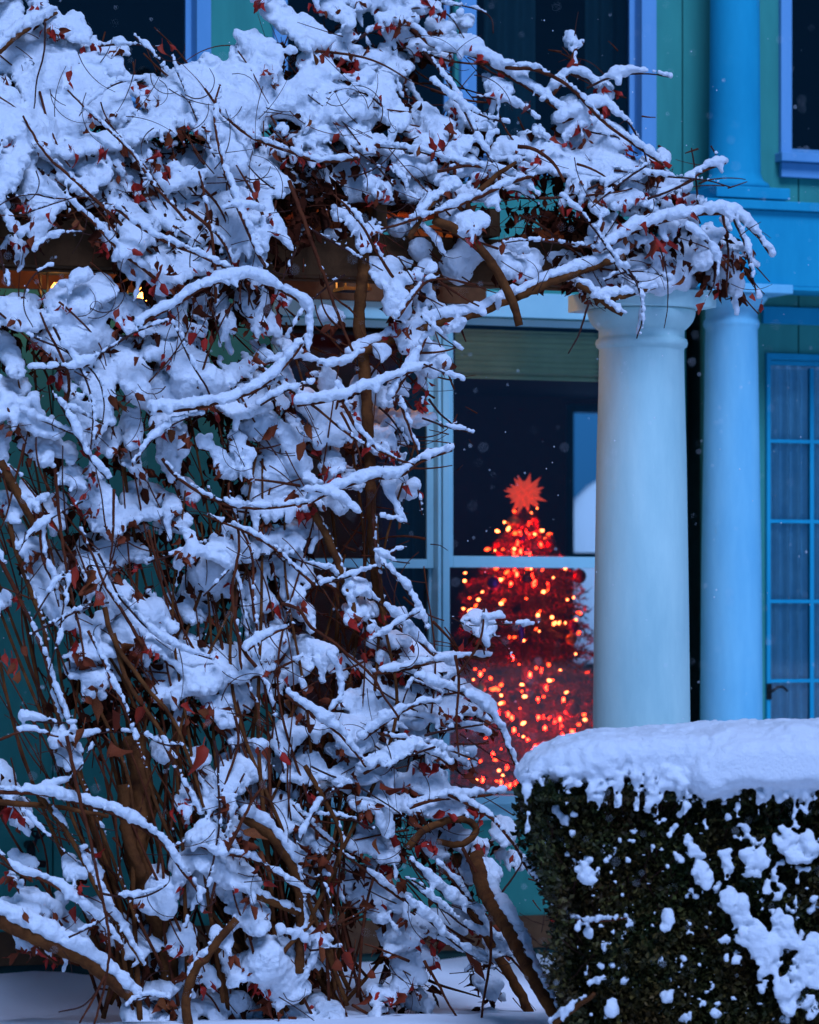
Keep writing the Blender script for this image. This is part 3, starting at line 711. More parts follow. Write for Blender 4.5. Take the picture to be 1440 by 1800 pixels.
for i in range(260):
    x = hx0+(hx1-hx0)*hr.random(); z = hzb+0.2+(hz1-hzb-0.25)*hr.random(); d = 0.10
    p0 = np.array([x, TH+0.08, z]); p1 = p0+np.array([hr.standard_normal()*0.05, -0.09, 0.05+0.05*hr.random()])
    sb.tube(cam2world(np.array([p0, (p0+p1)/2+[0, 0, -0.008], p1])), 0.0016, 4)
sb.out('twigs', M['twig'], hedge, kind='stuff')
# snow on the hedge
fl = Field((hx0-0.24, TH-0.16, hzb), (hx1+0.05, TH+0.9, hc(0, 1235)[2]), 0.009)
def topy(x):
    return np.interp(x, [895, 905, 925, 950, 1000, 1060, 1130, 1220, 1330, 1440, 1640], [1400, 1383, 1350, 1325, 1301, 1292, 1288, 1281, 1277, 1272, 1268])
for x in np.arange(912, 1640, 13):
    yt = topy(x); thick = np.clip((1374-yt)/2, 7, 38)
    for dt in np.arange(0.0, 0.8, 0.055):
        edge = max(0, 0.10-dt)*60
        if x < 914+75*(dt/0.8)**1.5: continue
        rpx = thick-hr.random()*3-edge*0.6; yt = topy(x)+16*dt
        if rpx < 6: continue
        c = hc(x+hr.normal()*3, yt+rpx+edge*0.9+hr.normal()*1.2, TH); c[1] = TH-0.03+dt
        fl.ball(c, (rpx*(0.80+0.13*math.sin(x*0.055)+0.12*math.sin(x*0.023+2)) if dt < 0.2 else rpx)/FPX*TH, 0.04)
# overlapping second heap at the right
for x in np.arange(1245, 1640, 15):
    for dt in (0, 0.08, 0.16):
        c = hc(x, 1300+40+hr.normal()*2+max(0, 1290-x)*0.55, TH); c[1] = TH-0.075+dt; fl.ball(c, 40/FPX*TH, 0.03)
for x in np.arange(915, 1640, 3.6):      # ragged lower fringe
    ln = max(0, hr.normal(20, 30)+10*math.sin(x*0.09)+8*math.sin(x*0.037+1)+(26 if x > 1370 else 0)); y0 = topy(x)+ (1362-topy(x))*0.85
    rr = 2.6+3.8*hr.random()
    for k in range(int(ln/5)+1):
        c = hc(x+hr.normal()*1.5, y0+k*5, TH); c[1] = TH-0.078+0.012*hr.normal(); fl.ball(c, max(3.0, rr*(1-0.05*k)*(0.8+0.4*hr.random()))/FPX*TH, 0.014)
PT = [(560,60,30),(600,120,36),(650,190,40),(670,290,58),(800,150,45),(825,230,42),(825,320,36),(950,170,50),(1030,180,62),(990,250,62),(1040,290,28),(1130,270,28),(1125,300,20),(1190,60,60),(1290,60,90),(1240,130,50),(1340,110,60),(830,440,48),(850,490,52),(905,480,45),(910,570,50),(1070,390,30),(1045,450,24),(430,560,42),(405,620,32),(550,620,34),(570,680,34),(590,750,28),(920,670,60),(990,690,70),(1060,770,90),(1100,860,80),(1060,960,50),(1050,1050,40),(1180,620,50),(1190,690,48),(1250,720,40),(1310,740,30),(1350,850,80),(1420,760,70),(1300,930,80),(1390,950,70),(1180,1020,55),(1240,1060,50),(1220,1150,40),(1210,1240,30),(800,730,38),(830,780,24),(810,840,32),(880,850,36),(370,1060,30),(430,1100,42),(370,1190,30),(380,1230,24),(480,1180,36),(490,1250,30),(545,1230,36),(580,1270,24),(750,1190,30),(1360,1140,40),(1380,1210,34),(1150,560,34),(690,640,14),(740,650,16),(60,1160,40),(640,890,16),(265,860,16),(170,835,14),(510,940,14),(40,745,16),(165,190,18),(110,60,14),(240,285,18),(395,265,16),(350,430,14),(200,490,14),(580,400,12),(760,370,20),(640,20,18),(1400,150,20),(1320,680,22)]
PQ = [(1060+a/3.79, 1460+b/3.79, r/3.79) for a, b, r in PT]
PQ += [(880+a/2.571, 1260+b/2.571, r/2.571) for a, b, r in [(470,370,18),(425,330,22),(260,430,18),(290,460,14),(745,375,10),(810,370,9),(860,380,14),(905,390,18),(1000,320,12),(1010,390,12),(1040,300,12),(230,570,18),(260,670,20),(390,720,32),(370,690,18),(575,640,12),(535,550,9),(600,520,8),(645,620,10),(730,690,11),(775,510,9),(880,480,10),(850,560,22),(880,610,26),(910,700,38),(940,640,20),(1070,500,18),(1070,540,20),(1110,520,16),(1150,560,16),(330,530,12),(490,630,9),(440,705,9),(500,700,10),(655,690,9),(1300,470,20),(1060,420,10),(1020,460,12)]]
for i in range(560):
    y = 1430+370*hr.random(); x = 945+(y-1430)*0.15+490*hr.random(); PQ.append((x, y, 1.4+3.2*hr.random()**3))
for (x, y, r) in PQ:
    if r > 10: r *= 1.28
    nsub = max(1, int((r/3.4)**2*1.1))
    for k in range(nsub):
        ang = hr.random()*2*math.pi; q = r*0.95*hr.random()**0.6 if nsub > 1 else 0
        rr = hr.uniform(2.8, 6.0)*(1.5 if r > 12 and q < r*0.55 else 1) if nsub > 1 else r
        x_, y_ = x+q*math.cos(ang)*0.9, y+q*math.sin(ang)*1.15
        c = hc(x_, y_, TH); c[1] = TH-0.02-0.03*hr.random()-(0.035 if r > 8 else 0)
        if x_ < 1010: c[1] += 0.30*max(0, 1-(x_-925-0.17*(y_-1385))/105)**2
        fl.ball(c, rr/FPX*TH, 0.008, sy=0.8)
fl.rough([(7, 0.006), (16, 0.005), (38, 0.006), (80, 0.005)])
V, F = fl.surface(); del fl
add('snow', cam2world(V), F, M['snow'], hedge, smooth=True, kind='stuff')
# ================================================================== VINE
MAPROWS = """66300000014157666630000000000000
78961564045599566530004100000000
89989879997894767753015400000000
89899999999995978764433610000000
99999699999998879855567520000000
89878743998655768488875431000000
88885637998213676687668877345200
78886589875313656544646688675000
56367875696135455464423588787300
66257767466113354234778853688710
56436547684212146345667896767400
46887667787722137524212520213500
58998785674331267520100100000200
53998567453233477400000000000000
64586787874545464300000000000000
85368999987775743200000000000000
77437655766854551310000000000000
45656446659975464210000000000000
43776533669977766300000000000000
34867635579786451000000000000000
23258568447431211000000000000000
24389447878621242000000000000000
25678337898822353000000000000000
34557747688643764010000000000000
14569786888748656263000000000000
03578699989876667562000000000000
12565479997655758710000000000000
13453556798755668840000000000000
45454456688677778632000000000000
23443675797667676531000000000000
63410036788577667320000000000000
44355437768765677854000000000000
12333547646854786435200000000000
31052157866775788351400000000000
34244546974578878652330000000000
66324564755367566854133210000000
36633645756656486745100000000000
01565755668653686546100000000000
00024786757855666545410000000000
00002875678754755346400000000000""".split('\n')
DM = np.array([[int(c) for c in r] for r in MAPROWS], float)/9.0
PADL, PADT, PADB = 2, 1, 1
DM = np.pad(DM, ((PADT, PADB), (PADL, 0)), mode='edge')
GX, GY = 5.0, 5.0
X0M, Y0M = -90.0, -45.0
nX, nY = int(34*45/GX), int(42*45/GY)
def up(a):
    gx = np.clip((np.arange(nX)+0.5)*GX/45-0.5, 0, a.shape[1]-1.001); gy = np.clip((np.arange(nY)+0.5)*GY/45-0.5, 0, a.shape[0]-1.001)
    ix = gx.astype(int); iy = gy.astype(int); fx = gx-ix; fy = (gy-iy)[:, None]
    return (a[iy][:, ix]*(1-fx)+a[iy][:, ix+1]*fx)*(1-fy)+(a[iy+1][:, ix]*(1-fx)+a[iy+1][:, ix+1]*fx)*fy
TG = up(DM)
COV = np.zeros((nY, nX), np.float32)
def box(a, k):
    p = np.pad(a, k, mode='edge'); c = np.cumsum(np.cumsum(p, 0), 1); c = np.pad(c, ((1, 0), (1, 0)))
    n = 2*k+1; return (c[n:, n:]-c[:-n, n:]-c[n:, :-n]+c[:-n, :-n])/(n*n)
def stamp(x, y, r):
    i0, i1 = int((x-r-X0M)/GX), int((x+r-X0M)/GX)+1; j0, j1 = int((y-r-Y0M)/GY), int((y+r-Y0M)/GY)+1
    i0, j0 = max(i0, 0), max(j0, 0); i1, j1 = min(i1, nX), min(j1, nY)
    if i1 <= i0 or j1 <= j0: return
    gx = X0M+(np.arange(i0, i1)+0.5)*GX-x; gy = Y0M+(np.arange(j0, j1)+0.5)*GY-y
    COV[j0:j1, i0:i1][gx[None, :]**2+gy[:, None]**2 < r*r] = 1
def tgt(x, y):
    return TG[int(np.clip((y-Y0M)/GY, 0, nY-1)), int(np.clip((x-X0M)/GX, 0, nX-1))]
YF = 14.25
def tb(x, y):
    t = tY(x, YF)
    t += 0.75*np.clip((400-y)/400, 0, 1)**1.1*(1 if x < 900 else max(0.35, 1-(x-900)/500))
    t -= 0.22*math.exp(-((y-1450)/330)**2)*math.exp(-((x-430)/420)**2)
    return t
vine_loc = P(300, 1107+1.6*FPX/15.1, 15.1)
vine = empty('climbing_vine', (vine_loc[0], vine_loc[1], 0), 'snow laden climbing vine sprawling over the pergola with red leaves', 'vine')
vr = np.random.default_rng(3)
HV = 0.0074
lo = Cc(-95, 1868, 15.2); hi = Cc(1400, -50, 16.4)
fv = Field((lo[0]-0.05, 14.15, lo[2]), (hi[0], 16.55, hi[2]+0.02), HV)

def px2m(p, t): return p/FPX*t
tips = []
gx_, gy_ = np.meshgrid(X0M+(np.arange(nX)+0.5)*GX, Y0M+(np.arange(nY)+0.5)*GY)
def n2(sx, sy, seed, ox=0, oy=0):
    Q = np.stack([((gx_+ox)/sx).ravel(), ((gy_+oy)/sy).ravel(), np.full(nX*nY, seed*3.7)], 1)
    return vnoise(Q, 1.0, seed).reshape(nY, nX)
w1, w2 = n2(90, 90, 41)*38+n2(40, 40, 42)*16, n2(90, 90, 43)*38+n2(40, 40, 44)*16
def sst(v): v = np.clip(v, 0, 1); return v*v*(3-2*v)
ANG = np.radians(64-34*sst((gx_-250)/450)+30*n2(150, 150, 61)+14*n2(60, 60, 62))
rad_ = np.arctan2(gy_-1760, gx_-330); wl = sst((gy_-1000)/350)*sst((420-gx_)/200)
FXv, FYv = np.cos(ANG), np.sin(ANG); rx, ry = np.cos(rad_), np.sin(rad_)
sg = np.sign(FXv*rx+FYv*ry); FXv = FXv*(1-wl)+rx*sg*wl; FYv = FYv*(1-wl)+ry*sg*wl
nl = np.hypot(FXv, FYv)+1e-6; FXv /= nl; FYv /= nl
base = n2(11, 11, 63)+0.6*n2(21, 21, 64)
lic = np.zeros_like(base)
for sgn in (1, -1):
    px = np.arange(nX)[None, :]+np.zeros((nY, 1)); py = np.arange(nY)[:, None]+np.zeros((1, nX))
    for k in range(9):
        ix = np.clip(px.round().astype(int), 0, nX-1); iy = np.clip(py.round().astype(int), 0, nY-1)
        lic += base[iy, ix]*(1-k/11); px = px+sgn*FXv[iy, ix]; py = py+sgn*FYv[iy, ix]
lic /= lic.std(); blob = n2(62, 78, 45, w1, w2)+0.5*n2(27, 38, 46, w1, w2); blob /= blob.std()
wb_ = 0.55+0.9*sst((TG-0.70)/0.25)
ns = lic*1.0+blob*wb_+0.22*n2(10, 12, 47)
# ---- traced branches: points, radius px, snow px, depth offset, end radius factor
BR = [
 ([(725,50),(770,85),(830,97),(880,125),(935,160),(985,195),(1040,220)], 3.5, 15, 0.0),
 ([(962,178),(985,150),(1003,122),(1008,95),(1026,76)], 3.5, 20, -0.02),
 ([(1003,128),(1032,136),(1055,155),(1068,180)], 3, 20, -0.02),
 ([(990,215),(1030,198),(1062,186),(1078,196)], 3, 24, -0.03),
 ([(1078,196),(1106,215),(1130,258),(1139,300),(1141,335)], 2.2, 7, -0.03),
 ([(1038,232),(1070,238),(1088,242),(1100,262)], 1.8, 8, -0.02),
 ([(590,48),(650,14),(720,5),(800,8),(838,16),(864,32),(868,58)], 2.2, 6, 0.05),
 ([(640,60),(690,25),(750,14),(790,30),(820,75)], 2.0, 5, 0.0),
 ([(620,75),(680,38),(730,30)], 2.0, 5, 0.0),
 ([(842,335),(875,308),(908,288)], 5.5, 0, -0.12),
 ([(762,384),(800,402),(840,435),(872,478),(893,512),(905,540),(914,572)], 9, 0, -0.05),
 ([(905,522),(960,497),(1030,474),(1100,452)], 8.5, 18, -0.02),
 ([(1015,498),(1045,515),(1070,537),(1093,553)], 6.5, 10, -0.08),
 ([(1045,528),(1095,518),(1152,503)], 6.5, 16, -0.08),
 ([(615,625),(680,600),(760,570),(830,552),(908,523)], 9, 22, 0.06),
 ([(1036,530),(1018,585),(998,622)], 2.3, 0, -0.1),
 ([(1060,440),(1120,405),(1200,382),(1280,378),(1330,415),(1354,450)], 3.5, 26, -0.05),
 ([(1290,385),(1310,430),(1322,480),(1332,520)], 2.5, 20, -0.08),
 ([(1210,400),(1255,440),(1258,490),(1246,520)], 2.0, 16, -0.1),
 ([(1160,348),(1205,322),(1240,300),(1276,286)], 2.8, 15, -0.05),
 ([(1250,256),(1257,268),(1263,280)], 1.5, 7, -0.05),
 ([(1140,350),(1180,335),(1225,315)], 2.5, 0, -0.1),
 ([(720,420),(740,385),(762,355),(800,325)], 6, 14, -0.06),
 ([(770,300),(830,290),(900,310),(945,345)], 3, 14, -0.05),
 ([(910,258),(940,262),(975,285),(995,320)], 4, 0, -0.12),
 ([(245,572),(300,537),(360,506),(410,492),(450,492),(500,514),(533,536)], 4, 20, -0.16),
 ([(55,648),(145,644),(180,621),(235,586),(292,566)], 2.5, 9, -0.16),
 ([(270,722),(320,721),(370,713),(425,697),(475,670),(510,635),(535,595),(537,550),(523,526)], 3.2, 22, -0.16),
 ([(522,712),(590,701),(650,681),(715,657),(762,640)], 3.2, 16, -0.12),
 ([(548,882),(600,858),(650,843),(700,838),(742,812),(795,792)], 3.2, 22, -0.10),
 ([(205,368),(280,420),(345,447),(398,472)], 3, 15, -0.12),
 ([(640,430),(637,500),(634,580),(646,720),(651,860),(656,950),(664,1040),(672,1100)], 11, 0, 0.10),
 ([(655,860),(660,960),(668,1040)], 4, 10, 0.02),
 ([(547,888),(585,965),(612,1035),(627,1080)], 7.5, 9, 0.0),
 ([(507,318),(543,411),(571,489),(600,570),(620,618)], 4.2, 4, -0.03),
 ([(0,812),(37,875),(67,940)], 9, 10, 0.02),
 ([(17,915),(30,975),(50,1037),(75,1100),(95,1225),(130,1340),(190,1490),(240,1620)], 5, 6, 0.03),
 ([(72,900),(77,975),(95,1025),(104,1066)], 4, 14, -0.05),
 ([(-10,955),(25,1037),(65,1125),(100,1225),(140,1320)], 4.5, 9, 0.0),
 ([(200,860),(197,950),(193,990)], 3, 0, -0.05),
 ([(262,930),(287,1037),(306,1090)], 3, 5, -0.06),
 ([(185,1070),(200,1120),(250,1200),(296,1252),(330,1330),(360,1420)], 5, 0, -0.05),
 ([(235,1290),(252,1400),(236,1480),(255,1560),(285,1640),(300,1730)], 21, 0, 0.14),
 ([(215,1380),(226,1470),(250,1540)], 12, 0, 0.08),
 ([(-10,1393),(67,1396),(125,1408),(194,1428),(242,1453),(278,1480),(322,1532),(350,1570)], 4, 22, -0.14),
 ([(-10,1410),(60,1418),(120,1424),(190,1436)], 6, 0, -0.02),
 ([(-10,1494),(33,1530),(83,1552),(155,1603),(218,1668)], 3.5, 11, -0.12),
 ([(-15,1612),(80,1655),(160,1697),(235,1755)], 14, 34, -0.10),
 ([(67,1400),(117,1461),(155,1530),(180,1575),(250,1697)], 5, 15, -0.06),
 ([(117,1295),(155,1467),(189,1628),(189,1711),(165,1800)], 3.8, 0, -0.2),
 ([(185,1715),(165,1755),(140,1800)], 3, 0, -0.2),
 ([(183,1722),(150,1765),(103,1779)], 2, 0, -0.2),
 ([(178,1572),(235,1580),(275,1568),(292,1555)], 2.5, 12, -0.12),
 ([(78,1382),(120,1372),(150,1335),(165,1305)], 2.5, 11, -0.12),
 ([(120,1648),(165,1625),(198,1602)], 2, 7, -0.2),
 ([(40,1425),(90,1475),(135,1515)], 1.8, 4, -0.15),
 ([(330,1810),(328,1750),(350,1692),(362,1684),(388,1645),(416,1614)], 9, 8, -0.08),
 ([(425,1432),(480,1470),(510,1515),(526,1555),(530,1610),(524,1710)], 10, 22, 0.0),
 ([(833,1490),(852,1563),(892,1633),(930,1704),(985,1800)], 15, 22, (0.05, -1.3)),
 ([(800,1500),(815,1570),(850,1640),(905,1730),(945,1810)], 10, 0, 0.12),
 ([(975,1800),(1010,1772),(1046,1746)], 6, 12, (-1.9, -2.1)),
 ([(790,1398),(860,1436),(905,1488),(928,1530),(960,1572),(990,1606),(1032,1621),(1102,1613)], 3.2, 11, (-0.14, -2.1)),
 ([(715,1490),(750,1456),(808,1438),(836,1458),(812,1484),(770,1480)], 7, 8, -0.05),
 ([(720,1512),(770,1565),(820,1596),(862,1602)], 2.5, 13, -0.1),
 ([(715,1545),(770,1590),(820,1630),(888,1654)], 2.5, 15, -0.12),
 ([(710,1580),(770,1635),(820,1675),(858,1692)], 2.5, 15, -0.14),
 ([(812,1490),(853,1568),(862,1610),(862,1670),(855,1730),(844,1810)], 3.6, 0, -0.18),
 ([(862,1592),(890,1560),(915,1525),(918,1510)], 2.6, 0, -0.18),
 ([(745,1690),(770,1730),(790,1770),(815,1810)], 3, 4, -0.12),
 ([(805,1184),(832,1146),(848,1110),(853,1068)], 3, 0, -0.2),
 ([(850,1075),(846,1110),(852,1150)], 2.4, 26, -0.18),
 ([(795,1086),(812,1094),(830,1104)], 1.5, 3, -0.2),
 ([(862,1112),(882,1128),(897,1148),(902,1165)], 1.6, 8, -0.2),
 ([(850,1085),(868,1087),(884,1086),(886,1096)], 1.6, 7, -0.2),
 ([(735,1192),(790,1212),(830,1232),(872,1272),(890,1310),(905,1345)], 2.8, 20, -0.14),
 ([(800,1150),(805,1200),(802,1270),(806,1330)], 3, 0, -0.16),
 ([(808,1290),(840,1312),(868,1330),(905,1345)], 1.8, 3, -0.16),
 ([(840,1262),(880,1282),(900,1265)], 1.6, 3, -0.16),
 ([(675,1066),(725,1116),(762,1150),(795,1168)], 3.4, 18, -0.05),
 ([(495,1062),(525,1070),(550,1105),(587,1130),(625,1162),(655,1190),(675,1225),(702,1262)], 3.6, 0, -0.22),
 ([(500,1222),(550,1256),(600,1297),(645,1348)], 3.2, 18, -0.12),
 ([(435,1142),(475,1116),(516,1100)], 2.8, 14, -0.12),
 ([(200,1115),(225,1200),(280,1282),(310,1350)], 5.5, 0, -0.02),
 ([(-10,1302),(50,1284),(105,1296)], 2.8, 13, -0.1),
 ([(38,1263),(85,1270),(132,1271)], 2.4, 11, -0.1),
 ([(52,1117),(110,1086),(162,1064)], 2.2, 7, -0.15),
 ([(535,1348),(565,1395),(600,1465),(596,1518)], 5, 6, -0.1),
 ([(445,1573),(485,1588),(524,1606)], 7, 10, -0.02),
 ([(492,1684),(520,1650),(552,1618)], 5, 6, -0.02),
 ([(398,1500),(440,1415),(468,1372)], 4, 0, -0.1),
 ([(640,1300),(690,1262),(735,1238),(775,1235)], 3, 16, -0.1),
 ([(640,1360),(700,1330),(745,1320),(790,1345)], 3, 16, -0.08),
 ([(720,1420),(770,1405),(850,1398),(885,1392)], 3.5, 18, -0.08),
 ([(560,640),(600,640),(640,620)], 3, 8, -0.05),
 ([(700,560),(745,500),(780,490),(838,500)], 3, 14, -0.12),
 ([(690,700),(740,620),(760,560)], 3, 14, -0.1),
 ([(742,735),(780,748),(830,760)], 2.2, 8, -0.12),
 ([(740,555),(775,590),(810,615)], 2, 7, -0.14),
 ([(745,640),(780,655),(815,668)], 1.8, 6, -0.14),
 ([(700,700),(722,760),(735,800)], 3, 12, -0.1),
 ([(660,905),(690,912),(720,922)], 1.8, 5, -0.05),
 ([(655,965),(690,985),(720,990)], 2, 7, -0.05),
 ([(685,975),(700,965),(713,962)], 1.8, 6, -0.05),
 ([(672,990),(700,1020),(725,1055),(745,1090),(750,1110)], 2.5, 13, -0.06),
 ([(735,860),(738,885),(742,905)], 1.8, 9, -0.1),
 ([(560,1020),(590,1035),(622,1072)], 4, 6, 0.05),
 ([(0,90),(50,50),(100,20)], 5, 16, -0.05),
 ([(80,40),(78,90),(65,140),(60,190)], 2.2, 6, -0.1),
]
for i in range(60):              # fine snowy twigs arching out in front
    for _ in range(40):
        x = vr.uniform(-20, 1300); y = vr.uniform(60, 1770); d = tgt(x, y)
        if vr.random() < 4*d*(1-d)*0.9 or (x > 560 and vr.random() < d): break
    a = vr.choice([vr.normal(0.35, 0.35), vr.normal(-0.35, 0.35), vr.normal(0.0, 0.9)])+(math.pi if vr.random() < 0.35 else 0); L = vr.uniform(55, 165); cv = vr.normal(0.35, 0.5)*(1 if math.cos(a) > 0 else -1)
    pts = []; px, py = x, y
    for k in range(5): pts.append((px, py)); px += math.cos(a)*L/4; py += math.sin(a)*L/4; a += cv/4
    BR.append((pts, vr.uniform(1.4, 2.3), vr.uniform(5, 10), vr.uniform(-0.15, 0.02)))
for i in range(62):              # long snowy canes running with the drape of the vine
    for _ in range(60):
        x = vr.uniform(-40, 1260); y = vr.uniform(80, 1740); d = tgt(x, y)
        if x < 560 and y < 360 and vr.random() < 0.75: continue
        if 0.25 < d and vr.random() < d*(1.1-0.6*d): break
    L = vr.uniform(110, 330); sgn = vr.choice([-1, 1]); da = vr.normal()*0.30; cv = vr.normal()*0.022; pts = []; px, py = x, y
    for k in range(int(L/26)+2):
        j, i2 = int(np.clip((py-Y0M)/GY, 0, nY-1)), int(np.clip((px-X0M)/GX, 0, nX-1))
        if k > 3 and TG[j, i2] < 0.2: break
        pts.append((px, py)); a = math.atan2(FYv[j, i2], FXv[j, i2])+da+cv*k*2
        px += sgn*math.cos(a)*26; py += sgn*math.sin(a)*26
    BR.append((pts, vr.uniform(1.8, 3.8), vr.uniform(5, 13), vr.uniform(-0.15, 0.03)))
blist = []
fv2 = Field((Cc(770, 0, 14)[0], 13.25, Cc(0, 1830, 14)[2]), (Cc(1125, 0, 14.2)[0], 15.75, Cc(0, 1380, 15.5)[2]), 0.0085)
fv0 = fv
for (pts, r, s, dt) in BR:
    fv = fv2 if isinstance(dt, tuple) else fv0
    dts = np.linspace(dt[0], dt[1], len(pts)) if isinstance(dt, tuple) else [dt]*len(pts)
    q = np.array([(x, y, tb(x, y)+e) for (x, y), e in zip(pts, dts)]); q = catmull(q*np.array([1, 1, 400]), 7 if r < 4.2 else 9)/np.array([1, 1, 400])
    m = len(q); sN = np.linspace(0, 1, m)
    rad = r*(1-0.42*sN) if r < 7 else r*(1-0.18*sN)
    q[:, 0] += np.convolve(vr.standard_normal(m+8), np.ones(9)/9, 'valid')[:m]*min(r, 5)*0.8
    q[:, 1] += np.convolve(vr.standard_normal(m+8), np.ones(9)/9, 'valid')[:m]*min(r, 5)*0.8
    W = np.array([P(*k) for k in q]); blist.append((W, rad/FPX*q[:, 2], r))
    if s:
        tan = np.gradient(q[:, :2], axis=0); tan /= np.linalg.norm(tan, axis=1, keepdims=True)+1e-9
        wob = np.convolve(vr.standard_normal(m+10), np.ones(5)/5, 'valid')[:m]
        gap = vnoise(np.stack([np.arange(m)*(0.09 if s < 15 else 0.04), np.full(m, len(blist)*1.7), np.zeros(m)], 1), 1.0, 91)
        if s >= 15: gap = np.maximum(gap, -0.2)
        for i in range(m):
            hor = abs(tan[i, 0]); sn = s*(0.35+0.65*hor)*(1+0.25*wob[i])*np.clip(0.95+0.75*gap[i], 0.0, 1.4)*(0.55+0.45*math.sin(math.pi*min(1, max(0, 0.12+0.8*sN[i]))))
            nx, ny = (tan[i, 1], -tan[i, 0]); 
            if ny > 0: nx, ny = -nx, -ny
            if hor < 0.35: nx = abs(nx)
            if sn < 2.5: continue
            rr = sn*0.50; x = q[i, 0]+nx*(rad[i]*0.5+rr*0.92); y = q[i, 1]+ny*(rad[i]*0.5+rr*0.92)
            for sub in range(2):
                fv.ball(Cc(x+vr.normal()*0.8, y+vr.normal()*0.8, q[i, 2]+vr.normal()*0.006), px2m(rr*(0.85+0.3*vr.random()), q[i, 2]), 0.010)
            stamp(x, y, rr)
            if sn > 11 and vr.random() < 0.10:      # a drop of snow hanging below
                for k in range(int(2+4*vr.random())):
                    fv.ball(Cc(x+vr.normal()*1.2, y+k*5, q[i, 2]-0.02), px2m(rr*0.6*(1-0.1*k), q[i, 2]), 0.010)
fv = fv0
fv2.rough([(24, 0.006), (55, 0.0055), (110, 0.0045)]); V, F = fv2.surface()
add('snow', cam2world(V), F, M['snow'], vine, smooth=True, kind='stuff')
for (W, rad, r) in blist:
    V, F = tube(W, rad, 8 if r > 6 else 6, 0.08 if r > 6 else 0.05)
    nm = 'trunk' if r > 10.5 else 'branch'
    add(nm, V, F, M['bark'] if r > 4.5 else M['cane'] if r > 2.7 else M['twig'], vine, smooth=True)
# snow lying on the column head and on the beam
for (x, y, r, dt) in [(1050,492,16,.2),(1075,485,20,.2),(1100,478,26,.2),(1130,476,28,.2),(1160,480,26,.2),(1185,488,22,.2),(1205,497,14,.2),(1120,495,22,.1),(1160,497,20,.1),(540,412,12,.42),(570,414,12,.42),(600,415,12,.42),(520,412,11,.42),(700,400,16,.35),(740,440,20,.3),(800,470,24,.3),(830,440,26,.3),(880,450,24,.25),(930,460,22,.2)]:
    for k in range(3):
        t = tb(x, y)+dt+0.05*k; fv.ball(Cc(x+vr.normal()*5, y+vr.normal()*2, t), px2m(r, t), 0.03); stamp(x, y, r)
# ---- draped snow masses: coverage follows the photograph, broken up by noise into shelves and drips
rk = np.empty(ns.size); rk[np.argsort(ns.ravel())] = np.linspace(0, 1, ns.size); U = rk.reshape(nY, nX)
TGc = np.where(TG > 0.9, TG, np.clip(TG, 0, 1)**1.3*0.95)
ph = (gy_+0.18*gx_+n2(70, 70, 48)*46+n2(150, 150, 49)*60+n2(30, 30, 50)*9)/82.0
saw = ph-np.floor(ph)
MSK = (U < TGc) & ~((saw < 0.22*(1-TGc)) & (TGc < 0.93)) & (TG > 0.08)
for _ in range(2): MSK &= (box(MSK.astype(float), 1) > 0.42) & (box(MSK.astype(float), 4) > 0.24)
dist = np.zeros((nY, nX)); er = MSK.copy()
for k in range(7):
    dist[er] += 1
    p = np.pad(er, 1); er = p[1:-1, 1:-1] & p[:-2, 1:-1] & p[2:, 1:-1] & p[1:-1, :-2] & p[1:-1, 2:]
dep = n2(120, 120, 51)*0.15+n2(46, 46, 52)*0.075+0.12
amp = np.where(TGc > 0.9, 0.10, 0.16)
jj, ii = np.nonzero(MSK)
for j, i in zip(jj, ii):
    d = dist[j, i]
    if vr.random() > (0.85 if d <= 2 else 0.42): continue
    x = gx_[j, i]+vr.normal()*1.6; y = gy_[j, i]+vr.normal()*1.6
    r = min(1.8+d*3.6, 22)*(0.88+0.2*vr.random())
    t = tb(x, y)+dep[j, i]+amp[j, i]*(0.5-saw[j, i])*1.3+r*0.0016
    fv.ball(Cc(x, y, t), px2m(r, t), 0.012 if r < 9 else 0.022, sy=1.0)
    COV[j, i] = 1
below = np.zeros_like(MSK); below[:-1] = MSK[:-1] & ~MSK[1:]
jj, ii = np.nonzero(below)
for j, i in zip(jj, ii):
    if vr.random() > 0.34: continue
    x, y = gx_[j, i], gy_[j, i]; d = TG[j, i]; t = tb(x, y)+dep[j, i]+amp[j, i]*(0.5-saw[j, i])*1.3
    if vr.random() < 0.55:
        L = vr.exponential(17); r = vr.uniform(3.0, 7.0); ln = vr.normal(0.1, 0.35); nn = int(L/3.2)+1
        for k in range(nn):
            rr = r*(1-0.5*k/nn); fv.ball(Cc(x+math.sin(ln)*k*3.2+vr.normal()*0.7, y+k*3.2, t-0.01), px2m(rr, t), 0.009)
        tips.append((x+math.sin(ln)*L, y+L, t, d, r))
    else: tips.append((x, y, t, d, 6))
print('tips', len(tips), 'cover', COV.mean(), TG.mean())
fv.rough([(10, 0.007), (24, 0.006), (55, 0.0055), (110, 0.0045)])
V, F = fv.surface(); del fv
print('vine snow', len(V), len(F))
add('snow', cam2world(V), F, M['snow'], vine, smooth=True, kind='stuff')

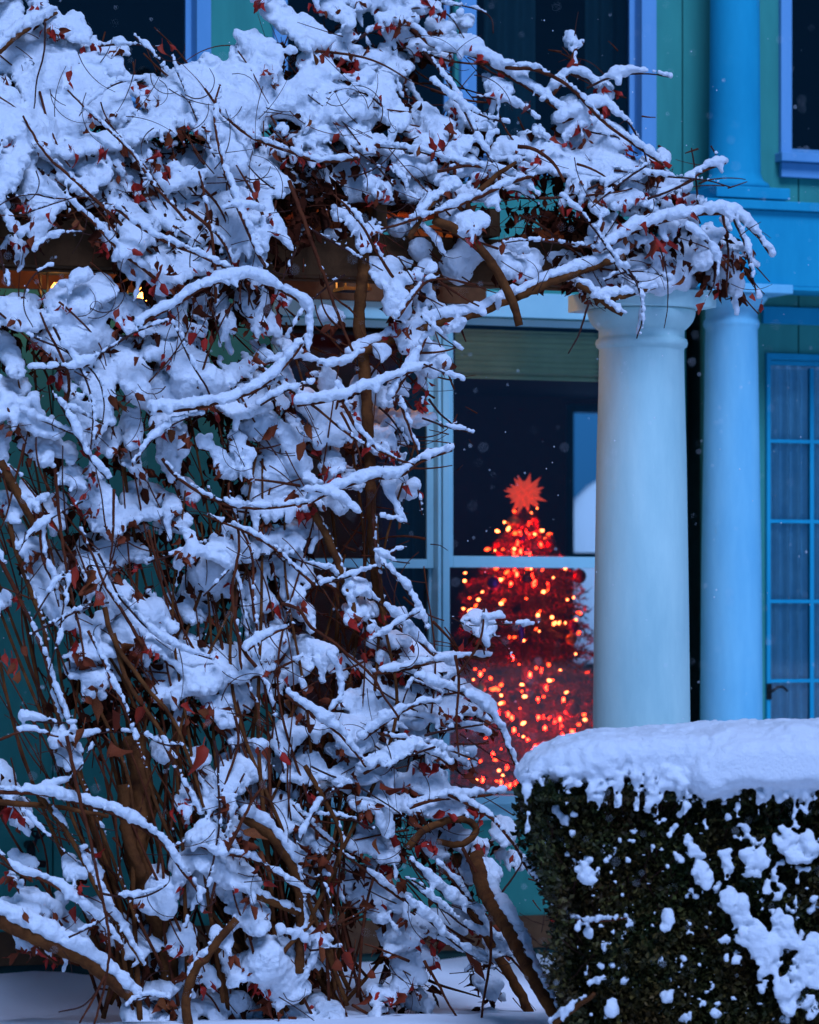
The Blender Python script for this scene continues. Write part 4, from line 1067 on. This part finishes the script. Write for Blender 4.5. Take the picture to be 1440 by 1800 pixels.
# ---- canes behind the snow, fanning up from the roots
def join(list_vf):
    Vs, Fs, n = [], [], 0
    for V, F in list_vf: Vs.append(V); Fs += [tuple(i+n for i in f) for f in F]; n += len(V)
    return np.vstack(Vs), Fs
tw = []
for i in range(120):
    x0 = vr.uniform(180, 640); y0 = vr.uniform(1690, 1800)
    x1 = x0+vr.normal(-60, 230); y1 = vr.uniform(560, 1400)
    if x1 > 760 or x1 < -80: continue
    mx = (x0+x1)/2+vr.normal()*50; my = (y0+y1)/2; d0 = vr.uniform(0.05, 0.42)
    pts = [(x0, y0), ((x0+mx)/2+vr.normal()*12, (y0+my)/2), (mx, my), ((x1+mx)/2+vr.normal()*25, (y1+my)/2), (x1, y1)]
    q = np.array([P(x, y, tb(x, y)+d0) for x, y in pts]); q = catmull(q, 0.05)
    r0 = vr.uniform(2.0, 5.5)/FPX*15.3; V, F = tube(q, np.linspace(r0, r0*0.4, len(q)), 6, 0.05)
    if r0 > 0.0095: add('cane', V, F, M['bark'], vine, smooth=True)
    else: tw.append((V, F))
for i in range(780):                      # twigs running with the strands of snow
    for _ in range(20):
        x = vr.uniform(-60, 1300); y = vr.uniform(60, 1780)
        if vr.random() < tgt(x, y)*1.2: break
    L = vr.uniform(45, 210); sgn = vr.choice([-1, 1]); da = vr.normal()*0.38; cv = vr.normal()*0.05; pts = []; px, py = x, y; d0 = vr.uniform(-0.06, 0.30)
    for k in range(int(L/12)+2):
        j, i2 = int(np.clip((py-Y0M)/GY, 0, nY-1)), int(np.clip((px-X0M)/GX, 0, nX-1))
        if k > 2 and TG[j, i2] < 0.22: break
        pts.append(P(px, py, tb(px, py)+d0+0.5*dep[j, i2])); a = math.atan2(FYv[j, i2], FXv[j, i2])+da+cv*k
        px += sgn*math.cos(a)*12; py += sgn*math.sin(a)*12
    q = catmull(np.array(pts), 0.03); r0 = vr.choice([vr.uniform(0.9, 1.8), vr.uniform(1.6, 3.2)])/FPX*15.3
    tw.append(tube(q, np.linspace(r0, r0*0.5, len(q)), 5))
V, F = join(tw); add('canes', V, F, M['cane'], vine, smooth=True, kind='stuff')
tw = []
for i in range(230):                      # bare tendrils in front of the snow
    for _ in range(30):
        x = vr.uniform(-20, 1330); y = vr.uniform(40, 1760)
        if vr.random() < tgt(x, y)**1.3: break
    a = vr.choice([vr.normal(math.pi, 0.6), vr.normal(0.2, 0.6), vr.normal(1.4, 0.5)]); L = vr.uniform(28, 120); cv = vr.normal()*1.9; pts = []; px, py = x, y
    d0 = -0.10
    for k in range(6):
        if k > 2 and tgt(px, py) < 0.15: break
        pts.append(P(px, py, tb(px, py)+d0-0.02*math.sin(k*0.6)+vr.normal()*0.004)); px += math.sin(a)*L/5; py += math.cos(a)*L/5; a += cv/5
    q = catmull(np.array(pts), 0.015); r0 = vr.uniform(0.75, 1.25)/FPX*15.2
    tw.append(tube(q, np.linspace(r0, r0*0.55, len(q)), 5))
V, F = join(tw); add('tendrils', V, F, M['twig'], vine, smooth=True, kind='stuff')

# ---- leaves
def leaf_arrays(curl, fold, wid, wav, twist, seed):
    n = 6; V = []; F = []; lr = np.random.default_rng(seed)
    for i in range(n+1):
        s = i/n; w_ = wid*math.sin(math.pi*s**0.75)**0.9*(1-0.25*s)*lr.uniform(0.8, 1.15)+0.004; w2_ = w_*lr.uniform(0.7, 1.15)
        yb = curl*s*s; z = -0.25-s*(1-0.3*abs(curl)*s)+0.0; c, sn = math.cos(twist*s), math.sin(twist*s)
        e1 = np.array([-w_*c, -w_*sn+fold*w_+wav*math.sin(7*s)]); e2 = np.array([w2_*c, w2_*sn+fold*w2_-wav*math.sin(6*s+1)])
        V += [(e1[0], yb+e1[1], z+lr.normal()*0.03), (0, yb, z), (e2[0], yb+e2[1], z+lr.normal()*0.03)]
    for i in range(n):
        b = 3*i; F += [(b, b+1, b+4, b+3), (b+1, b+2, b+5, b+4)]
    b = len(V); V += [(-0.018, 0, 0.06), (0.018, 0, 0.06), (0.018, 0, -0.27), (-0.018, 0, -0.27)]; F.append((b, b+1, b+2, b+3))
    return np.array(V), np.array(F)
LV = [leaf_arrays(0.35, 0.6, 0.27, 0.05, 0.5, 1), leaf_arrays(-0.45, 1.1, 0.24, 0.07, -0.8, 2), leaf_arrays(0.65, -0.8, 0.30, 0.06, 0.9, 3), leaf_arrays(0.15, 1.9, 0.22, 0.08, 0.3, 4), leaf_arrays(-0.2, 0.5, 0.30, 0.08, -1.3, 5), leaf_arrays(0.5, 1.3, 0.18, 0.06, 1.2, 6), leaf_arrays(-0.6, 1.6, 0.30, 0.09, 0.2, 7), leaf_arrays(0.2, 0.9, 0.33, 0.05, -0.4, 8)]
LME = {}
for k, (V, F) in enumerate(LV):
    for nm in ('red_leaf', 'brown_leaf'):
        me = mesh_np('leaf', V, F, True); me.materials.append(M[nm]); LME[(k, nm)] = me
VL = np.array(vine.location)
def leaf_part(x, y, size, red, t=None, rot=None):
    t = (tb(x, y)-0.08) if t is None else t
    o = bpy.data.objects.new('leaf', LME[(int(vr.integers(8)), 'red_leaf' if red else 'brown_leaf')]); COL.objects.link(o); o.parent = vine
    p = P(x, y, t); o.location = Vector(p-VL); L = px2m(size, t); L *= 0.86; o.scale = (L*vr.uniform(0.8, 1.15), L, L)
    o.rotation_euler = Euler((vr.normal()*0.4, rot if rot is not None else vr.normal()*0.45, -YAW+vr.normal()*0.9))
    return o
SPEC = [(565,85,45,1),(585,80,42,1),(600,95,34,1),(550,90,36,0),(285,72,34,1),(295,76,28,1),(125,120,26,1),(118,140,24,1),(275,262,30,1),(285,285,34,1),(300,300,28,1),(325,215,44,0),(335,240,40,0),(448,312,34,1),(440,340,32,1),(425,350,26,1),(455,335,28,1),(545,205,26,0),(530,260,34,1),(520,275,30,1),(590,205,28,0),(600,232,28,1),(612,265,26,1),(640,290,24,1),(652,340,24,1),(668,165,30,1),(655,350,22,1),(755,235,40,1),(770,240,38,1),(765,262,30,1),(740,255,26,0),(790,210,36,0),(800,230,30,0),(1012,100,26,1),(1020,110,28,1),(925,182,24,1),(932,180,20,1),(1125,285,32,1),(1043,190,18,1),(975,235,24,1),(1025,225,22,1),(1145,415,48,1),(1140,425,38,1),(1167,445,34,0),(1215,370,24,1),(1210,385,20,1),(1240,505,26,0),(1205,480,34,0),(1240,530,30,1),(1285,480,30,0),(1310,475,26,0),(1340,530,28,1),(1320,515,24,1),(1270,425,22,1),(1060,385,26,0),(1085,390,28,1),(1120,395,26,1),(1100,410,30,0),(985,355,34,1),(1000,365,36,0),(1010,350,32,1),(1045,345,30,0),(800,345,36,0),(820,350,34,0),(840,355,30,0),(865,330,26,1),(905,375,24,0),(360,1305,68,1),(243,1112,58,0),(255,1125,48,0),(342,1245,45,0),(370,1250,38,1),(375,1270,34,0),(660,1372,62,0),(812,1655,85,0),(728,1722,36,1),(980,1605,32,1),(1003,1640,24,1),(600,1668,50,1),(618,1665,48,1),(590,1680,44,0),(132,1590,38,1),(8,1145,30,1),(20,1150,44,1),(30,1160,38,0),(40,1130,32,0),(38,1180,36,0),(640,1330,26,1),(715,1290,40,1),(705,1305,42,1),(725,1285,26,1),(770,1215,26,1),(815,1240,30,1),(850,1135,30,1),(862,1155,22,1),(898,1150,26,1),(815,1128,26,1),(725,1130,22,1),(650,1142,24,1),(635,1145,26,1),(660,1105,20,1),(468,1175,22,1),(710,1375,26,1),(735,860,22,1),(715,850,26,1),(702,915,18,0),(540,740,40,0),(535,770,44,0),(375,720,28,1),(300,750,36,0),(190,690,44,0),(178,740,38,0),(205,700,36,0),(232,690,30,0),(245,625,26,0),(440,625,36,0),(455,615,26,0),(345,580,32,1),(360,590,30,1),(372,585,28,1),(300,545,40,1),(285,460,40,1),(275,455,34,0),(305,470,32,0),(335,470,22,1),(360,475,24,1),(225,440,28,1),(370,425,28,1),(228,470,26,0),(90,370,34,1),(60,385,30,1),(30,390,28,1),(130,380,40,0),(145,385,36,0),(485,545,40,1),(210,540,28,1),(200,565,20,1),(270,735,34,0),(355,700,26,1),(155,865,28,1),(175,890,22,1),(120,870,34,1),(95,905,30,1),(135,990,48,1),(145,1000,44,0),(165,1030,56,1),(180,1025,50,0),(240,1215,46,0),(255,1240,44,1),(170,1220,60,0),(200,1240,56,0),(150,1270,60,0),(185,1300,60,0),(450,1310,28,1),(490,1320,34,1),(470,1310,30,0),(540,1240,34,0),(515,1225,30,0),(555,1270,34,0),(330,1230,28,1),(300,1220,36,0),(380,1150,26,1),(365,1160,22,1),(560,1455,28,0),(660,1470,34,0),(690,1530,36,0),(610,1600,44,0),(640,1570,46,0),(580,1620,44,0),(560,1660,38,0),(650,1700,36,0),(655,1740,44,0),(700,1740,40,0),(450,1520,34,0),(455,1490,36,0),(465,1540,32,1),(415,1460,60,0),(425,1470,46,0),(410,1560,20,1),(357,1595,22,1),(705,1500,26,1),(720,1545,44,0),(755,1570,30,0),(905,1480,22,0),(905,1500,22,1),(840,1440,18,1)]
nleaf = 0
for (x, y, s, rd) in SPEC:
    leaf_part(x, y-s*0.1, s, rd); nleaf += 1
# leaves under the tips of the snow lumps
tips2 = sorted([q for q in tips if 0.2 < q[3] and 0 < q[0] < 1360 and 0 < q[1] < 1790], key=lambda q: vr.random())
small = []
for (x, y, t0, d, r) in tips2:
    if vr.random() > 0.42: continue
    k = int(vr.integers(2, 7)); red = vr.random() < (0.6 if y < 520 or x > 620 else 0.35); s0 = vr.uniform(15, 27)*(1.2 if y > 1000 else 1)
    for _ in range(k):
        s = s0*vr.uniform(0.7, 1.3); xx, yy = x+vr.normal()*6, y-9+vr.normal()*5; tt_ = t0-0.012+vr.normal()*0.025
        if nleaf < 300 and s > 24: leaf_part(xx, yy, s, red, tt_); nleaf += 1
        else: small.append((xx, yy, s*0.9, red, tt_))
def leaf_mass(lst, name, material):
    Vs, Fs, n = [], [], 0
    for (x, y, s, t) in lst:
        V, F = LV[int(vr.integers(8))]; L = px2m(s, t)
        Rm = np.array(Euler((vr.normal()*0.5, vr.normal()*0.55, -YAW+vr.normal()*1.1)).to_matrix())
        Vs.append((V*L)@Rm.T+P(x, y, t)); Fs.append(F+n); n += len(V)
    if Vs: add(name, np.vstack(Vs), np.vstack(Fs), material, vine, smooth=True, kind='stuff')
leaf_mass([(x, y, s, t) for x, y, s, rd, t in small if rd], 'leaves', M['red_leaf'])
leaf_mass([(x, y, s, t) for x, y, s, rd, t in small if not rd], 'leaves', M['brown_leaf'])
# dense dead foliage in the depth of the vine
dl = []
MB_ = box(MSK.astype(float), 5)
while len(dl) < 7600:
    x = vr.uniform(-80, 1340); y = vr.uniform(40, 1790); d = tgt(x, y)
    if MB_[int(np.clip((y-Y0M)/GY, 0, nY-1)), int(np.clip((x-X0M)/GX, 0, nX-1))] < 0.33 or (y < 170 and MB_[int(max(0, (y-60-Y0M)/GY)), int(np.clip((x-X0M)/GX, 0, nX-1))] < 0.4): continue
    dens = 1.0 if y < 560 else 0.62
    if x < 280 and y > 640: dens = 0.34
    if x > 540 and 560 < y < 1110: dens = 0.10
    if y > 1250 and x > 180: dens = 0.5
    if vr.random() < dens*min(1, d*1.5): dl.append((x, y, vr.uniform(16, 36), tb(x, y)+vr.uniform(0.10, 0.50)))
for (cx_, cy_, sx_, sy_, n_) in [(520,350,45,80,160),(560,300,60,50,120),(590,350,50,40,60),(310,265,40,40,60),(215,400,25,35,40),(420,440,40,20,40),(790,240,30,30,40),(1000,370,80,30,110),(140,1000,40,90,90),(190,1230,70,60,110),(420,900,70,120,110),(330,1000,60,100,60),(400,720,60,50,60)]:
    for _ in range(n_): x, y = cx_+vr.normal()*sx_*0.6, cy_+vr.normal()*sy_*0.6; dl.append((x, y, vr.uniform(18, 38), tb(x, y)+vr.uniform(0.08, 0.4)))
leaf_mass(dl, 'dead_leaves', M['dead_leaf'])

# ================================================================== FALLING SNOW
fr_ = np.random.default_rng(9); Vs = []; Fs = []
oc = np.array([(1,0,0),(-1,0,0),(0,1,0),(0,-1,0),(0,0,1),(0,0,-1)], float); of = [(0,2,4),(2,1,4),(1,3,4),(3,0,4),(2,0,5),(1,2,5),(3,1,5),(0,3,5)]
for i in range(1500):
    t = 8.5+7.5*fr_.random(); p = P(fr_.uniform(-100, 1540), fr_.uniform(-100, 1750), t)
    if p[1] > YW-0.2: continue
    r = 0.0012+0.0026*fr_.random()**2; b = len(Vs)
    for k in oc: Vs.append(p+k*r*(0.7+0.6*fr_.random(3)))
    Fs += [tuple(b+j for j in f) for f in of]
o = add('falling_snow', np.array(Vs), np.array(Fs), M['flake'], smooth=True, kind='stuff'); o['label'] = 'small snowflakes falling in front of the house'
